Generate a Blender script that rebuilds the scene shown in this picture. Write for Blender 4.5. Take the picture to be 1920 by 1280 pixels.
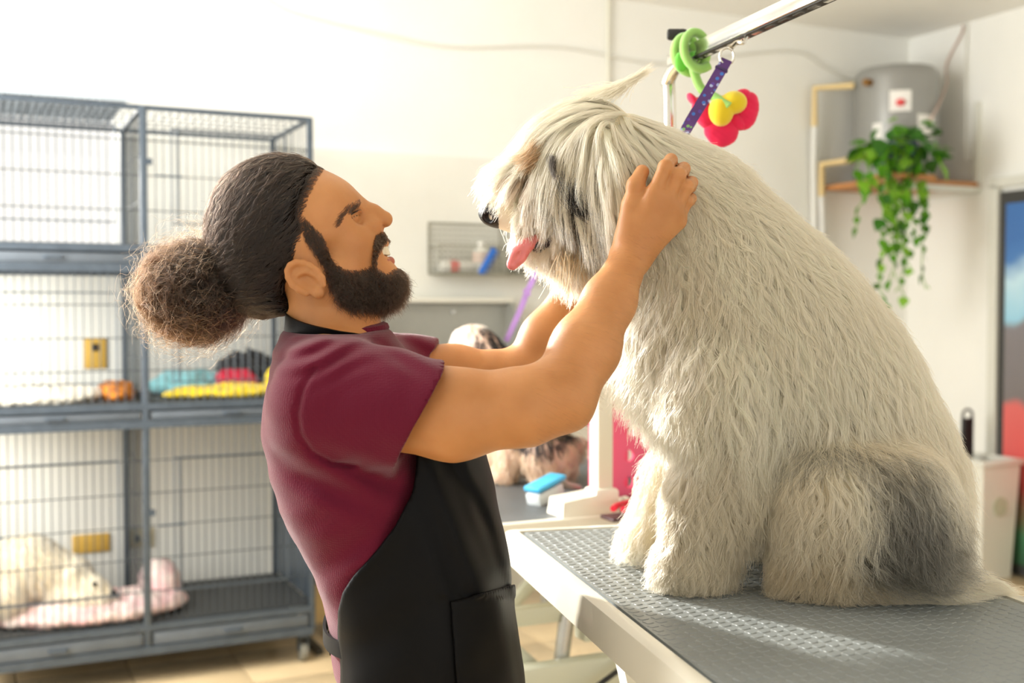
import bpy, bmesh, math, random
import numpy as np
from mathutils import Vector, Matrix, kdtree

for o in list(bpy.data.objects):
    bpy.data.objects.remove(o, do_unlink=True)
scene = bpy.context.scene
col = scene.collection
rng = np.random.default_rng(7)
random.seed(7)

# ------------------------------------------------------------------ camera
F = 1920 * 40.0 / 36.0                     # focal length in pixels of the 1920 wide frame
PITCH = math.atan((640 - 575) / F)
CAM = np.array([0.0, 0.0, 1.40])
cam_data = bpy.data.cameras.new('camera')
cam_data.lens = 40.0
cam_data.sensor_width = 36.0
cam_data.clip_start = 0.05
cam_data.dof.use_dof = True
cam_data.dof.focus_distance = 1.60
cam_data.dof.aperture_fstop = 3.3
camera = bpy.data.objects.new('camera', cam_data)
camera.location = CAM
camera.rotation_euler = (math.radians(90) - PITCH, 0, 0)
col.objects.link(camera)
scene.camera = camera

# ------------------------------------------------------------------ world, sun, exposure
TH = math.radians(25.5)                    # the room is turned this much against the view
U = np.array([math.cos(TH), math.sin(TH), 0.0])      # along the back wall, to the right
N = np.array([math.sin(TH), -math.cos(TH), 0.0])     # out of the back wall, into the room
C0 = np.array([2.3035, 6.6463, 0.0])       # back right corner of the room on the floor

world = bpy.data.worlds.new('world')
scene.world = world
world.use_nodes = True
bg = world.node_tree.nodes['Background']
bg.inputs[0].default_value = (1.0, 0.968, 0.905, 1)
bg.inputs[1].default_value = 0.95

sun = bpy.data.lights.new('sun', 'SUN')
sun.energy = 8.0
sun.color = (1.0, 0.955, 0.88)
sun.angle = math.radians(2.5)
sun_o = bpy.data.objects.new('sun', sun)
sd = Vector((0.70, -0.70, -0.34)).normalized()
sun_o.rotation_euler = sd.to_track_quat('-Z', 'Y').to_euler()
sun_o.location = (-4, 4, 4)
col.objects.link(sun_o)

def room(u, n, z=0.0):
    return C0 + u * U + n * N + np.array([0, 0, z])

# daylight that falls through the wide street window in the left wall
win = bpy.data.lights.new('window_daylight', 'AREA')
win.shape = 'RECTANGLE'
win.size = 2.6
win.size_y = 1.5
win.energy = 150
win.color = (1.0, 0.985, 0.95)
win_o = bpy.data.objects.new('window_daylight', win)
win_o.location = room(-5.86, 1.75, 2.15)
win_o.rotation_euler = Vector(U).to_track_quat('-Z', 'Z').to_euler()
col.objects.link(win_o)

vs = scene.view_settings
vs.view_transform = 'Standard'
vs.look = 'None'
vs.gamma = 1.0
vs.use_curve_mapping = False
vs.exposure = 0.42
scene.cycles.max_bounces = 7
scene.cycles.diffuse_bounces = 4
scene.cycles.glossy_bounces = 5
scene.cycles.transmission_bounces = 5
scene.cycles.use_adaptive_sampling = True
scene.cycles.adaptive_threshold = 0.05
scene.cycles.transparent_max_bounces = 8
scene.cycles.sample_clamp_indirect = 6.0
scene.cycles.caustics_reflective = False
scene.cycles.caustics_refractive = False

# ------------------------------------------------------------------ helpers
def ray(px, py):
    x = (px - 960) / F; y = (640 - py) / F
    return np.array([x, y * math.sin(PITCH) + math.cos(PITCH), y * math.cos(PITCH) - math.sin(PITCH)])

def at(px, py, Y):
    """the point seen at a place of the photograph, Y metres in front of the camera"""
    d = ray(px, py)
    return CAM + d * (Y / d[1])

def on_z(px, py, z):
    d = ray(px, py)
    return CAM + d * ((z - CAM[2]) / d[2])

def to_px(p):
    q = np.asarray(p) - CAM
    yc = q[..., 1] * math.sin(PITCH) + q[..., 2] * math.cos(PITCH)
    zc = q[..., 1] * math.cos(PITCH) - q[..., 2] * math.sin(PITCH)
    return 960 + F * q[..., 0] / zc, 640 - F * yc / zc

def lin(c):
    """sRGB 0..255 to linear"""
    out = []
    for v in c[:3]:
        v = v / 255.0
        out.append(v / 12.92 if v <= 0.04045 else ((v + 0.055) / 1.055) ** 2.4)
    return tuple(out)

MATS = {}
def mat(name, rgb, rough=0.5, metal=0.0, noise=0.0, nscale=20.0, bump=0.0, bscale=60.0, spec=0.5, sss=0.0,
        transl=0.0, trans=0.0, sheen=0.0, coat=0.0, rgb2=None, coords='Object'):
    if name in MATS:
        return MATS[name]
    m = bpy.data.materials.new(name); m.use_nodes = True
    nt = m.node_tree; nd = nt.nodes; lk = nt.links
    bs = nd['Principled BSDF']; out = nd['Material Output']
    c = lin(rgb) + (1,)
    bs.inputs['Base Color'].default_value = c
    bs.inputs['Roughness'].default_value = rough
    bs.inputs['Metallic'].default_value = metal
    bs.inputs['Specular IOR Level'].default_value = spec
    bs.inputs['Sheen Weight'].default_value = sheen
    bs.inputs['Coat Weight'].default_value = coat
    bs.inputs['Transmission Weight'].default_value = trans
    if sss:
        bs.inputs['Subsurface Weight'].default_value = sss
        bs.inputs['Subsurface Radius'].default_value = (1.0, 0.35, 0.2)
        bs.inputs['Subsurface Scale'].default_value = 0.006
    tc = nd.new('ShaderNodeTexCoord')
    if noise or rgb2:
        nz = nd.new('ShaderNodeTexNoise'); nz.inputs['Scale'].default_value = nscale
        nz.inputs['Detail'].default_value = 4
        lk.new(tc.outputs[coords], nz.inputs['Vector'])
        rp = nd.new('ShaderNodeValToRGB')
        rp.color_ramp.elements[0].position = 0.3; rp.color_ramp.elements[1].position = 0.7
        if rgb2:
            a, b = c, lin(rgb2) + (1,)
        else:
            a = tuple(v * (1 - noise) for v in c[:3]) + (1,)
            b = tuple(min(1, v * (1 + noise)) for v in c[:3]) + (1,)
        rp.color_ramp.elements[0].color = a; rp.color_ramp.elements[1].color = b
        lk.new(nz.outputs['Fac'], rp.inputs['Fac']); lk.new(rp.outputs['Color'], bs.inputs['Base Color'])
    if bump:
        nb = nd.new('ShaderNodeTexNoise'); nb.inputs['Scale'].default_value = bscale
        nb.inputs['Detail'].default_value = 3
        lk.new(tc.outputs[coords], nb.inputs['Vector'])
        bp = nd.new('ShaderNodeBump'); bp.inputs['Strength'].default_value = bump
        bp.inputs['Distance'].default_value = 0.01
        lk.new(nb.outputs['Fac'], bp.inputs['Height']); lk.new(bp.outputs['Normal'], bs.inputs['Normal'])
    if transl:
        tr = nd.new('ShaderNodeBsdfTranslucent'); tr.inputs['Color'].default_value = c
        mx = nd.new('ShaderNodeMixShader'); mx.inputs[0].default_value = transl
        lk.new(bs.outputs[0], mx.inputs[1]); lk.new(tr.outputs[0], mx.inputs[2]); lk.new(mx.outputs[0], out.inputs['Surface'])
    MATS[name] = m
    return m

def hair_mat(name, rough=0.3, radial=0.4, coat=0.0, soft=0.0):
    """fibre colour comes from the strand's own colour"""
    m = bpy.data.materials.new(name); m.use_nodes = True
    nt = m.node_tree; nd = nt.nodes; lk = nt.links
    out = nd['Material Output']; nd.remove(nd['Principled BSDF'])
    at_ = nd.new('ShaderNodeAttribute'); at_.attribute_name = 'strand_color'
    hb = nd.new('ShaderNodeBsdfHairPrincipled'); hb.parametrization = 'COLOR'
    lk.new(at_.outputs['Color'], hb.inputs['Color'])
    hb.inputs['Roughness'].default_value = rough; hb.inputs['Radial Roughness'].default_value = radial
    hb.inputs['Coat'].default_value = coat
    last = hb
    if soft:
        df = nd.new('ShaderNodeBsdfDiffuse'); lk.new(at_.outputs['Color'], df.inputs['Color'])
        tr = nd.new('ShaderNodeBsdfTranslucent'); lk.new(at_.outputs['Color'], tr.inputs['Color'])
        m1 = nd.new('ShaderNodeMixShader'); m1.inputs[0].default_value = 0.45; lk.new(df.outputs[0], m1.inputs[1]); lk.new(tr.outputs[0], m1.inputs[2])
        mx = nd.new('ShaderNodeMixShader'); mx.inputs[0].default_value = soft
        lk.new(hb.outputs[0], mx.inputs[1]); lk.new(m1.outputs[0], mx.inputs[2]); last = mx
    lk.new(last.outputs[0], out.inputs['Surface'])
    return m

def tag(o, label=None, cat=None, group=None, kind=None):
    if label: o['label'] = label
    if cat: o['category'] = cat
    if group: o['group'] = group
    if kind: o['kind'] = kind
    return o

def empty(name, loc=(0, 0, 0), rz=0.0):
    o = bpy.data.objects.new(name, None)
    o.empty_display_size = 0.05
    o.location = loc; o.rotation_euler = (0, 0, rz)
    col.objects.link(o)
    return o

class MB:
    """collects shapes in local coordinates, build() links them as ONE mesh object"""
    def __init__(self): self.v = []; self.f = []; self.smooth = []
    def add(self, vs_, fs_, smooth=False):
        b = len(self.v); self.v += [tuple(map(float, p)) for p in vs_]
        self.f += [tuple(i + b for i in f) for f in fs_]; self.smooth += [smooth] * len(fs_)
        return self
    def box(self, c, s, rz=0.0, M=None, bevel=0.0):
        bm = bmesh.new(); bmesh.ops.create_cube(bm, size=1.0)
        for v in bm.verts: v.co = Vector((v.co.x * s[0], v.co.y * s[1], v.co.z * s[2]))
        if bevel: bmesh.ops.bevel(bm, geom=bm.edges[:] + bm.verts[:], offset=min(bevel, min(s) * 0.45), segments=2, profile=0.5, affect='EDGES')
        T = (M or Matrix.Rotation(rz, 4, 'Z'))
        bm.verts.index_update()
        self.add([Vector(c) + (T @ v.co) for v in bm.verts], [[v.index for v in f.verts] for f in bm.faces], False)
        bm.free(); return self
    def prism(self, poly, z0, z1, M=None):
        """polygon in xy raised from z0 to z1; M maps it"""
        n = len(poly); M = M or Matrix.Identity(4)
        vs_ = [M @ Vector((x, y, z0)) for x, y in poly] + [M @ Vector((x, y, z1)) for x, y in poly]
        fs_ = [tuple(range(n - 1, -1, -1)), tuple(range(n, 2 * n))] + [(i, (i + 1) % n, n + (i + 1) % n, n + i) for i in range(n)]
        return self.add(vs_, fs_)
    def tube(self, pts, r, seg=8, cap=True, flat=1.0, up=None):
        pts = [Vector(tuple(p)) for p in pts]; n = len(pts)
        rs = r if hasattr(r, '__len__') else [r] * n
        vs_ = []; prev = None
        for i, p in enumerate(pts):
            t = (pts[min(i + 1, n - 1)] - pts[max(i - 1, 0)])
            t = t.normalized() if t.length > 1e-9 else Vector((0, 0, 1))
            if prev is None:
                a = Vector(up) if up else (Vector((0, 0, 1)) if abs(t.z) < 0.9 else Vector((1, 0, 0)))
            else: a = prev
            x = (a - t * a.dot(t))
            x = x.normalized() if x.length > 1e-6 else t.orthogonal().normalized()
            y = t.cross(x); prev = x
            for k in range(seg):
                an = 2 * math.pi * k / seg
                vs_.append(p + x * (math.cos(an) * rs[i]) + y * (math.sin(an) * rs[i] * flat))
        fs_ = [(i * seg + k, i * seg + (k + 1) % seg, (i + 1) * seg + (k + 1) % seg, (i + 1) * seg + k) for i in range(n - 1) for k in range(seg)]
        if cap: fs_ += [tuple(range(seg - 1, -1, -1)), tuple((n - 1) * seg + k for k in range(seg))]
        return self.add(vs_, fs_, True)
    def lathe(self, prof, seg=24, c=(0, 0, 0), M=None):
        """profile [(r,z),...] turned about z"""
        M = M or Matrix.Identity(4); vs_ = []; n = len(prof)
        for r, z in prof:
            for k in range(seg):
                an = 2 * math.pi * k / seg
                vs_.append(Vector(c) + (M @ Vector((r * math.cos(an), r * math.sin(an), z))))
        fs_ = [(i * seg + k, i * seg + (k + 1) % seg, (i + 1) * seg + (k + 1) % seg, (i + 1) * seg + k) for i in range(n - 1) for k in range(seg)]
        fs_ += [tuple(range(seg - 1, -1, -1)), tuple((n - 1) * seg + k for k in range(seg))]
        return self.add(vs_, fs_, True)
    def ball(self, c, s, seg=12, rings=8, M=None):
        prof = [(max(1e-4, math.sin(math.pi * i / rings)), -math.cos(math.pi * i / rings)) for i in range(rings + 1)]
        S = Matrix.Diagonal((s[0], s[1], s[2], 1))
        return self.lathe(prof, seg, c, (M @ S) if M else S)
    def build(self, name, material, parent=None, loc=None, rz=0.0, sharp=False):
        me = bpy.data.meshes.new(name); me.from_pydata(self.v, [], self.f)
        me.polygons.foreach_set('use_smooth', self.smooth if not sharp else [False] * len(self.f))
        me.materials.append(material); me.update(); me.set_sharp_from_angle(angle=math.radians(38))
        o = bpy.data.objects.new(name, me); col.objects.link(o)
        if parent is not None: o.parent = parent
        if loc is not None: o.location = loc
        o.rotation_euler = (0, 0, rz)
        return o

def link_mesh(name, verts, faces, material, parent=None, smooth=True):
    me = bpy.data.meshes.new(name)
    v = np.asarray(verts, dtype=np.float32); q = np.asarray(faces, dtype=np.int32)
    me.vertices.add(len(v)); me.vertices.foreach_set('co', v.ravel())
    k = q.shape[1]
    me.loops.add(q.size); me.loops.foreach_set('vertex_index', q.ravel())
    me.polygons.add(len(q)); me.polygons.foreach_set('loop_start', np.arange(0, q.size, k, dtype=np.int32))
    me.update(calc_edges=True); me.validate()
    me.polygons.foreach_set('use_smooth', np.full(len(me.polygons), smooth))
    me.materials.append(material)
    o = bpy.data.objects.new(name, me); col.objects.link(o)
    if parent is not None:
        o.parent = parent
        o.matrix_parent_inverse = parent_inv(parent)
    return o

def parent_inv(p):
    return (Matrix.Translation(p.location) @ p.rotation_euler.to_matrix().to_4x4()).inverted()

def dup(root, loc=None, rz=None, label=None, parent=None):
    r = root.copy(); col.objects.link(r)
    if loc is not None: r.location = loc
    if rz is not None: r.rotation_euler = (0, 0, rz)
    if label: r['label'] = label
    if parent is not None: r.parent = parent
    for ch in root.children:
        c = ch.copy(); col.objects.link(c); c.parent = r
        for g in ch.children:
            d = g.copy(); col.objects.link(d); d.parent = c
    return r

def curve_pts(pts, n=8):
    """Catmull-Rom through the points"""
    P = [np.asarray(p, float) for p in pts]; P = [2 * P[0] - P[1]] + P + [2 * P[-1] - P[-2]]
    out = []
    for i in range(1, len(P) - 2):
        for k in range(n):
            t = k / n
            out.append(0.5 * ((2 * P[i]) + (-P[i - 1] + P[i + 1]) * t + (2 * P[i - 1] - 5 * P[i] + 4 * P[i + 1] - P[i + 2]) * t * t
                              + (-P[i - 1] + 3 * P[i] - 3 * P[i + 1] + P[i + 2]) * t ** 3))
    out.append(P[-2]); return out

# ------------------------------------------------------------------ bodies: smooth unions of tapered limbs, meshed on a fine grid
class Shape:
    def __init__(self): self.p = []
    def limb(self, a, b, ra, rb, k=0.02, op='u', sy=1.0, cy=0.0):
        self.p.append(('l', np.asarray(a, float), np.asarray(b, float), ra, rb, k, op, sy, cy)); return self
    def chain(self, pts, k=0.02, op='u', sy=1.0, cy=0.0):
        for (a, ra), (b, rb) in zip(pts[:-1], pts[1:]): self.limb(a, b, ra, rb, k, op, sy, cy)
        return self
    def ball(self, c, r, k=0.02, op='u', sy=1.0, cy=0.0):
        return self.limb(c, c, r, r, k, op, sy, cy)
    def ell(self, c, s, rot=None, k=0.02, op='u'):
        R_ = np.eye(3) if rot is None else np.asarray(rot)
        self.p.append(('e', np.asarray(c, float), np.asarray(s, float), R_, 0, k, op, 1.0, 0.0)); return self
    def fn(self, f, k=0.005, op='i'):
        self.p.append(('f', f, None, 0, 0, k, op, 1.0, 0.0)); return self
    def one(self, q, P):
        if q[0] == 'l':
            a, b, ra, rb, sy, cy = q[1], q[2], q[3], q[4], q[7], q[8]
            if sy != 1.0:
                P = P.copy(); P[:, 1] = (P[:, 1] - cy) * sy + cy
            d = (b - a).astype(np.float32); L = float(d @ d); w = P - a.astype(np.float32)
            ww = np.einsum('ij,ij->i', w, w)
            if L < 1e-12: return np.sqrt(ww) - np.float32(ra)
            e = w @ d; t = np.minimum(np.maximum(e * np.float32(1 / L), 0), 1)
            return np.sqrt(np.maximum(ww - t * (2 * e - t * np.float32(L)), 0)) - (np.float32(ra) + np.float32(rb - ra) * t)
        if q[0] == 'e':
            w = (P - q[1].astype(np.float32)) @ q[3].astype(np.float32); s = q[2].astype(np.float32)
            u_ = w / s; k0 = np.sqrt(np.einsum('ij,ij->i', u_, u_)); u_ = u_ / s; k1 = np.sqrt(np.einsum('ij,ij->i', u_, u_)) + 1e-9
            return np.where(k0 < 1e-4, -s.min(), k0 * (k0 - 1) / k1)
        return q[1](P)
    def __call__(self, P, idx=None):
        d = None; P = np.asarray(P, np.float32)
        for i, q in enumerate(self.p):
            if idx is not None and not idx[i]: continue
            e = self.one(q, P); k = q[5]; op = q[6]
            if d is None: d = e if op == 'u' else np.full(len(P), 1.0); 
            elif op == 'u':
                h = np.maximum(k - np.abs(d - e), 0) / k; d = np.minimum(d, e) - h * h * k * 0.25
            elif op == 's':
                e = -e; h = np.maximum(k - np.abs(d - e), 0) / k; d = np.maximum(d, e) + h * h * k * 0.25
            elif op == 'i':
                h = np.maximum(k - np.abs(d - e), 0) / k; d = np.maximum(d, e) + h * h * k * 0.25
            elif op == 'd':                                   # displacement
                d = d + e
        return d if d is not None else np.full(len(P), 1.0)

def mesh_of(S, lo, hi, h, B=16, disp=0.02):
    lo = np.asarray(lo, float); hi = np.asarray(hi, float)
    nb = np.ceil((hi - lo) / (h * B)).astype(int)
    bi = np.stack(np.meshgrid(*[np.arange(n) for n in nb], indexing='ij'), -1).reshape(-1, 3)
    cen = lo + (bi + 0.5) * (h * B); half = h * B * 0.5 * math.sqrt(3)
    near = np.abs(S(cen)) < half * 1.35 + disp
    bi = bi[near]; cen = cen[near]
    act = []
    for q in S.p:
        if q[0] == 'f': act.append(np.ones(len(cen), bool))
        else: act.append(S.one(q, cen) < half * (1.1 if q[7] == 1.0 else 1.3) + q[5] + 0.006)
    act = np.stack(act, 1) if len(act) else None
    n = nb * B + 2
    ids = []; vs_ = []; fq = []
    r = np.arange(B + 1); g = np.stack(np.meshgrid(r, r, r, indexing='ij'), -1).reshape(-1, 3)
    off = np.array([[i, j, k] for i in (0, 1) for j in (0, 1) for k in (0, 1)])
    edges = [(a, b) for a in range(8) for b in range(a + 1, 8) if abs(off[a] - off[b]).sum() == 1]
    for b, ac in zip(bi, act):
        base = b * B
        d = S(lo + (base + g) * h, ac).reshape(B + 1, B + 1, B + 1)
        s = d < 0
        if s.all() or not s.any(): continue
        c8 = np.stack([d[o[0]:B + o[0], o[1]:B + o[1], o[2]:B + o[2]] for o in off], -1)
        s8 = c8 < 0; m = s8.any(-1) & ~s8.all(-1)
        ci = np.argwhere(m); v8 = c8[m]
        acc = np.zeros((len(ci), 3)); cnt = np.zeros(len(ci))
        for a, e in edges:
            va, ve = v8[:, a], v8[:, e]; x = (va < 0) != (ve < 0)
            t = np.where(x, va / np.where(x, va - ve, 1), 0)
            acc += np.where(x[:, None], off[a] + t[:, None] * (off[e] - off[a]), 0); cnt += x
        gi = base + ci
        vs_.append(lo + (gi + acc / cnt[:, None]) * h)
        ids.append((gi[:, 0] * n[1] + gi[:, 1]) * n[2] + gi[:, 2])
        for ax in range(3):
            o = np.eye(3, dtype=int)[ax]
            s0 = s[:B, :B, :B]; s1 = s[o[0]:B + o[0], o[1]:B + o[1], o[2]:B + o[2]]
            e = np.argwhere(s0 != s1)
            if not len(e): continue
            fl = s0[e[:, 0], e[:, 1], e[:, 2]]
            e = e + base; a1, a2 = (ax + 1) % 3, (ax + 2) % 3
            q = []
            for x, y in ((-1, -1), (0, -1), (0, 0), (-1, 0)):
                w = e.copy(); w[:, a1] += x; w[:, a2] += y
                q.append((w[:, 0] * n[1] + w[:, 1]) * n[2] + w[:, 2])
            q = np.stack(q, 1); q[~fl] = q[~fl][:, ::-1]
            fq.append(q)
    ids = np.concatenate(ids); V = np.concatenate(vs_); Q = np.concatenate(fq)
    o = np.argsort(ids); ids = ids[o]; V = V[o]
    ix = np.clip(np.searchsorted(ids, Q), 0, len(ids) - 1)
    Q = ix[(ids[ix] == Q).all(1)]
    return V, Q

def vnormals(V, Q):
    n = np.cross(V[Q[:, 2]] - V[Q[:, 0]], V[Q[:, 3]] - V[Q[:, 1]])
    N_ = np.zeros_like(V)
    for k in range(4): np.add.at(N_, Q[:, k], n)
    return N_ / (np.linalg.norm(N_, axis=1, keepdims=True) + 1e-12), n

class Field:
    """distance field kept on a grid, for combing hair along a body"""
    def __init__(self, S, lo, hi, h):
        self.lo = np.asarray(lo, float); self.h = h
        n = np.ceil((np.asarray(hi) - self.lo) / h).astype(int) + 1
        self.d = np.zeros(n, np.float32); b = 12
        for i in range(0, n[0], b):
            for j in range(0, n[1], b):
                for k in range(0, n[2], b):
                    e = np.minimum([i + b, j + b, k + b], n)
                    g = np.stack(np.meshgrid(np.arange(i, e[0]), np.arange(j, e[1]), np.arange(k, e[2]), indexing='ij'), -1).reshape(-1, 3)
                    c = (self.lo + (np.array([i, j, k]) + b / 2) * h)[None, :]; hf = h * b * 0.9
                    ds = [(-9.0 if q[0] == 'f' else float(S.one(q, c.astype(np.float32))[0])) for q in S.p]
                    m = min([x for x, q in zip(ds, S.p) if q[6] == 'u' and q[0] != 'f'] or [0.0])
                    act = [x < max(m, 0) + 2.6 * hf + 0.05 for x in ds]
                    self.d[i:e[0], j:e[1], k:e[2]] = S(self.lo + g * h, act).reshape(e - np.array([i, j, k]))
        self.g = np.stack(np.gradient(self.d, h), -1)
    def __call__(self, P):
        x = np.clip((P - self.lo) / self.h, 0, np.array(self.d.shape) - 1.001)
        i = x.astype(int); f = x - i; d = 0; g = 0
        for a in (0, 1):
            for b in (0, 1):
                for c in (0, 1):
                    w = (f[:, 0] if a else 1 - f[:, 0]) * (f[:, 1] if b else 1 - f[:, 1]) * (f[:, 2] if c else 1 - f[:, 2])
                    d = d + w * self.d[i[:, 0] + a, i[:, 1] + b, i[:, 2] + c]
                    g = g + w[:, None] * self.g[i[:, 0] + a, i[:, 1] + b, i[:, 2] + c]
        return d, g / (np.linalg.norm(g, axis=1, keepdims=True) + 1e-9)

def unit(a): return a / (np.linalg.norm(a, axis=-1, keepdims=True) + 1e-9)

def scatter(V, Q, count, weight=None, rg=None):
    """points spread over a mesh by area (times weight at the point): positions, normals"""
    rg = rg or rng
    Nv, fn = vnormals(V, Q)
    A = np.linalg.norm(fn, axis=1)
    if weight is not None: A = A * weight(V[Q].mean(1))
    f = rg.choice(len(Q), size=count, p=A / A.sum())
    a, b = rg.random(count)[:, None], rg.random(count)[:, None]
    q = V[Q[f]]; nq = Nv[Q[f]]
    mix = lambda t: t[:, 0] * (1 - a) * (1 - b) + t[:, 1] * a * (1 - b) + t[:, 2] * a * b + t[:, 3] * (1 - a) * b
    return mix(q), unit(mix(nq))

def comb(roots, normals, flow, length, field, K=9, lift=0.35, stiff=0.5, wave=0.0, freq=2.0, hug=0.004, floor=None, rg=None, gap=None):
    """guide strands: start along the flow lifted off the skin, then follow the flow and stay outside the body"""
    rg = rg or rng; M = len(roots)
    L = np.asarray(length).reshape(-1, 1) * np.ones((M, 1)); st = L / (K - 1)
    lift = np.asarray(lift).reshape(-1, 1) * np.ones((M, 1))
    p = roots.copy(); out = [p.copy()]
    fl = flow(p); t = unit(fl - normals * (fl * normals).sum(1, keepdims=True))
    d = unit(t * (1 - lift) + normals * lift)
    ph = rg.random(M)[:, None] * 6.283; side = unit(np.cross(normals, t)); amp = np.asarray(wave).reshape(-1, 1) * (0.5 + rg.random((M, 1)))
    fr = freq * (0.75 + 0.5 * rg.random((M, 1))); off_prev = amp * 0
    for k in range(1, K):
        s = k / (K - 1)
        fl = unit(flow(p)); d = unit(d * stiff + fl * (1 - stiff))
        p = p + d * st
        dist, g = field(p)
        g0 = np.asarray(gap).reshape(-1) if gap is not None else hug
        push = np.maximum((hug + g0 * min(1, s * 3)) - dist, 0) if gap is not None else np.maximum(hug - dist, 0)
        p = p + g * push[:, None]
        into = np.minimum((d * g).sum(1, keepdims=True), 0) * (dist < 0.03)[:, None]; d = unit(d - g * into * 0.9)
        off = amp * min(1, s * 2.0) * np.sin(6.283 * fr * s + ph)
        q = p + side * off + normals * (amp * 0.6 * s * np.cos(6.283 * fr * s + ph * 1.7))
        if floor is not None: q[:, 2] = np.maximum(q[:, 2], floor); p[:, 2] = np.maximum(p[:, 2], floor)
        out.append(q)
    return np.stack(out, 1)

def fill(guides, roots, clump=0.7, spread=1.0, fray=0.0, vary=0.25, rg=None):
    """every strand copies the guide nearest to its root and draws in towards it"""
    rg = rg or rng
    kd = kdtree.KDTree(len(guides))
    for i, g in enumerate(guides[:, 0]): kd.insert(g, i)
    kd.balance()
    near = np.array([kd.find(p)[1] for p in roots])
    G = guides[near]; K = G.shape[1]; s = np.linspace(0, 1, K)[None, :, None]
    sc = (1 - vary + vary * 1.4 * rg.random((len(roots), 1, 1)))
    rel = (G - G[:, :1])
    # shorten strands by resampling along the guide
    tt = np.clip(s * sc, 0, 1) * (K - 1); i0 = np.minimum(tt.astype(int), K - 2); fr = tt - i0
    ii = i0[:, :, 0]; ar = np.arange(len(G))[:, None]
    rel = rel[ar, ii] * (1 - fr) + rel[ar, ii + 1] * fr
    o = (roots - G[:, 0])[:, None, :]
    cl = np.asarray(clump).reshape(-1, 1, 1)
    P = G[:, :1] + rel + o * (1 - cl * s ** 0.8) * spread
    if fray:
        P = P + unit(rg.normal(size=(len(roots), 1, 3))) * (fray * (s ** 1.6)) * rg.random((len(roots), 1, 1))
        P = P + rg.normal(size=P.shape) * fray * 0.06 * s
    return P, near

def strands(name, P, colors, radius, material, parent=None, tip=0.25):
    Nn, K = P.shape[:2]
    hc = bpy.data.hair_curves.new(name); hc.add_curves([K] * Nn)
    hc.attributes['position'].data.foreach_set('vector', P.astype(np.float32).ravel())
    ra = hc.attributes.get('radius') or hc.attributes.new('radius', 'FLOAT', 'POINT')
    s = np.linspace(0, 1, K)
    rr = (np.asarray(radius).reshape(-1, 1) * np.ones((Nn, 1))) * (1 - (1 - tip) * s[None, :] ** 2)
    ra.data.foreach_set('value', rr.astype(np.float32).ravel())
    ca = hc.attributes.new('strand_color', 'FLOAT_COLOR', 'CURVE')
    c4 = np.ones((Nn, 4), np.float32); c4[:, :3] = colors
    ca.data.foreach_set('color', c4.ravel())
    hc.materials.append(material)
    o = bpy.data.objects.new(name, hc); col.objects.link(o)
    if parent is not None:
        o.parent = parent; o.matrix_parent_inverse = parent_inv(parent)
    return o

def guide_map(ctrl, P, power=3.0):
    """control rows (px, py, values...) blended at points by distance in the side view"""
    c = np.array([r[:2] for r in ctrl], float); v = np.array([r[2:] for r in ctrl], float)
    px, py = to_px(P)
    d = np.sqrt((px[:, None] - c[:, 0]) ** 2 + (py[:, None] - c[:, 1]) ** 2) + 8
    w = 1 / d ** power
    return (w @ v) / w.sum(1, keepdims=True)

def waves(P, seed=0, scale=1.0):
    r = np.random.default_rng(seed); s = np.zeros(len(P))
    for i in range(5):
        k = r.normal(size=3) * scale * (1 + 0.5 * i)
        s += np.sin(P @ k + r.random() * 6.28) / (1 + 0.5 * i)
    return s / 3.0

# ================================================================== the room
m_wall = mat('wall_paint_white', (240, 240, 234), 0.65, noise=0.02, nscale=3)
m_wallb = mat('wall_ivory_below_light', (230, 230, 222), 0.6, noise=0.025, nscale=4)
m_ceil = mat('ceiling_paint', (244, 243, 238), 0.7, noise=0.015, nscale=3)
m_tile = mat('floor_tile_beige', (214, 190, 150), 0.28, noise=0.06, nscale=6, spec=0.5)
m_grout = mat('grout', (150, 132, 104), 0.8)
m_frame = mat('window_frame_white', (236, 236, 232), 0.45)
m_base = mat('baseboard_dark', (84, 80, 74), 0.6)

def room_obj(mb, name, m, kind='structure', **k):
    o = mb.build(name, m, loc=tuple(room(0, 0, 0)), rz=TH)
    if kind: o['kind'] = kind
    return o
# local room coordinates: x = u (negative to the left), y = -n (negative into the room)
fl = room_obj(MB().box((-2.95, -3.2, -0.07), (6.3, 6.8, 0.13)), 'floor', m_grout)
tile_me = None
for i in range(15):
    for j in range(16):
        if tile_me is None:
            t0 = MB().box((0, 0, 0), (0.396, 0.396, 0.012), bevel=0.002).build('tile', m_tile)
            tile_me = t0.data; t = t0
        else:
            t = bpy.data.objects.new('tile', tile_me); col.objects.link(t)
        t.parent = fl; t.location = (-0.2 - 0.4 * i, -0.2 - 0.4 * j, -0.0063)
room_obj(MB().box((-2.95, -3.2, 2.985), (6.3, 6.8, 0.07)), 'ceiling', m_ceil)
# back wall with a window behind the cages
W0, W1, Z0, Z1 = -5.86, -4.34, 1.60, 2.91
wb = MB()
wb.box(((W1 + 0.12) / 2, 0.075, 1.475), (0.12 - W1, 0.15, 2.95))
wb.box(((W0 - 6.05) / 2, 0.075, 1.475), (W0 + 6.05, 0.15, 2.95))
wb.box(((W0 + W1) / 2, 0.075, Z0 / 2), (W1 - W0, 0.15, Z0))
wb.box(((W0 + W1) / 2, 0.075, (Z1 + 2.95) / 2), (W1 - W0, 0.15, 2.95 - Z1))
room_obj(wb, 'wall_back', m_wall)
w1 = empty('window_1', tuple(room((W0 + W1) / 2, 0, Z0)), TH); w1['kind'] = 'structure'
ww, wh = W1 - W0, Z1 - Z0
fr = MB()
for x in (-ww / 2 + 0.02, ww / 2 - 0.02): fr.box((x, 0.06, wh / 2), (0.04, 0.06, wh))
for z in (0.02, wh - 0.02): fr.box((0, 0.06, z), (ww, 0.06, 0.04))
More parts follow.
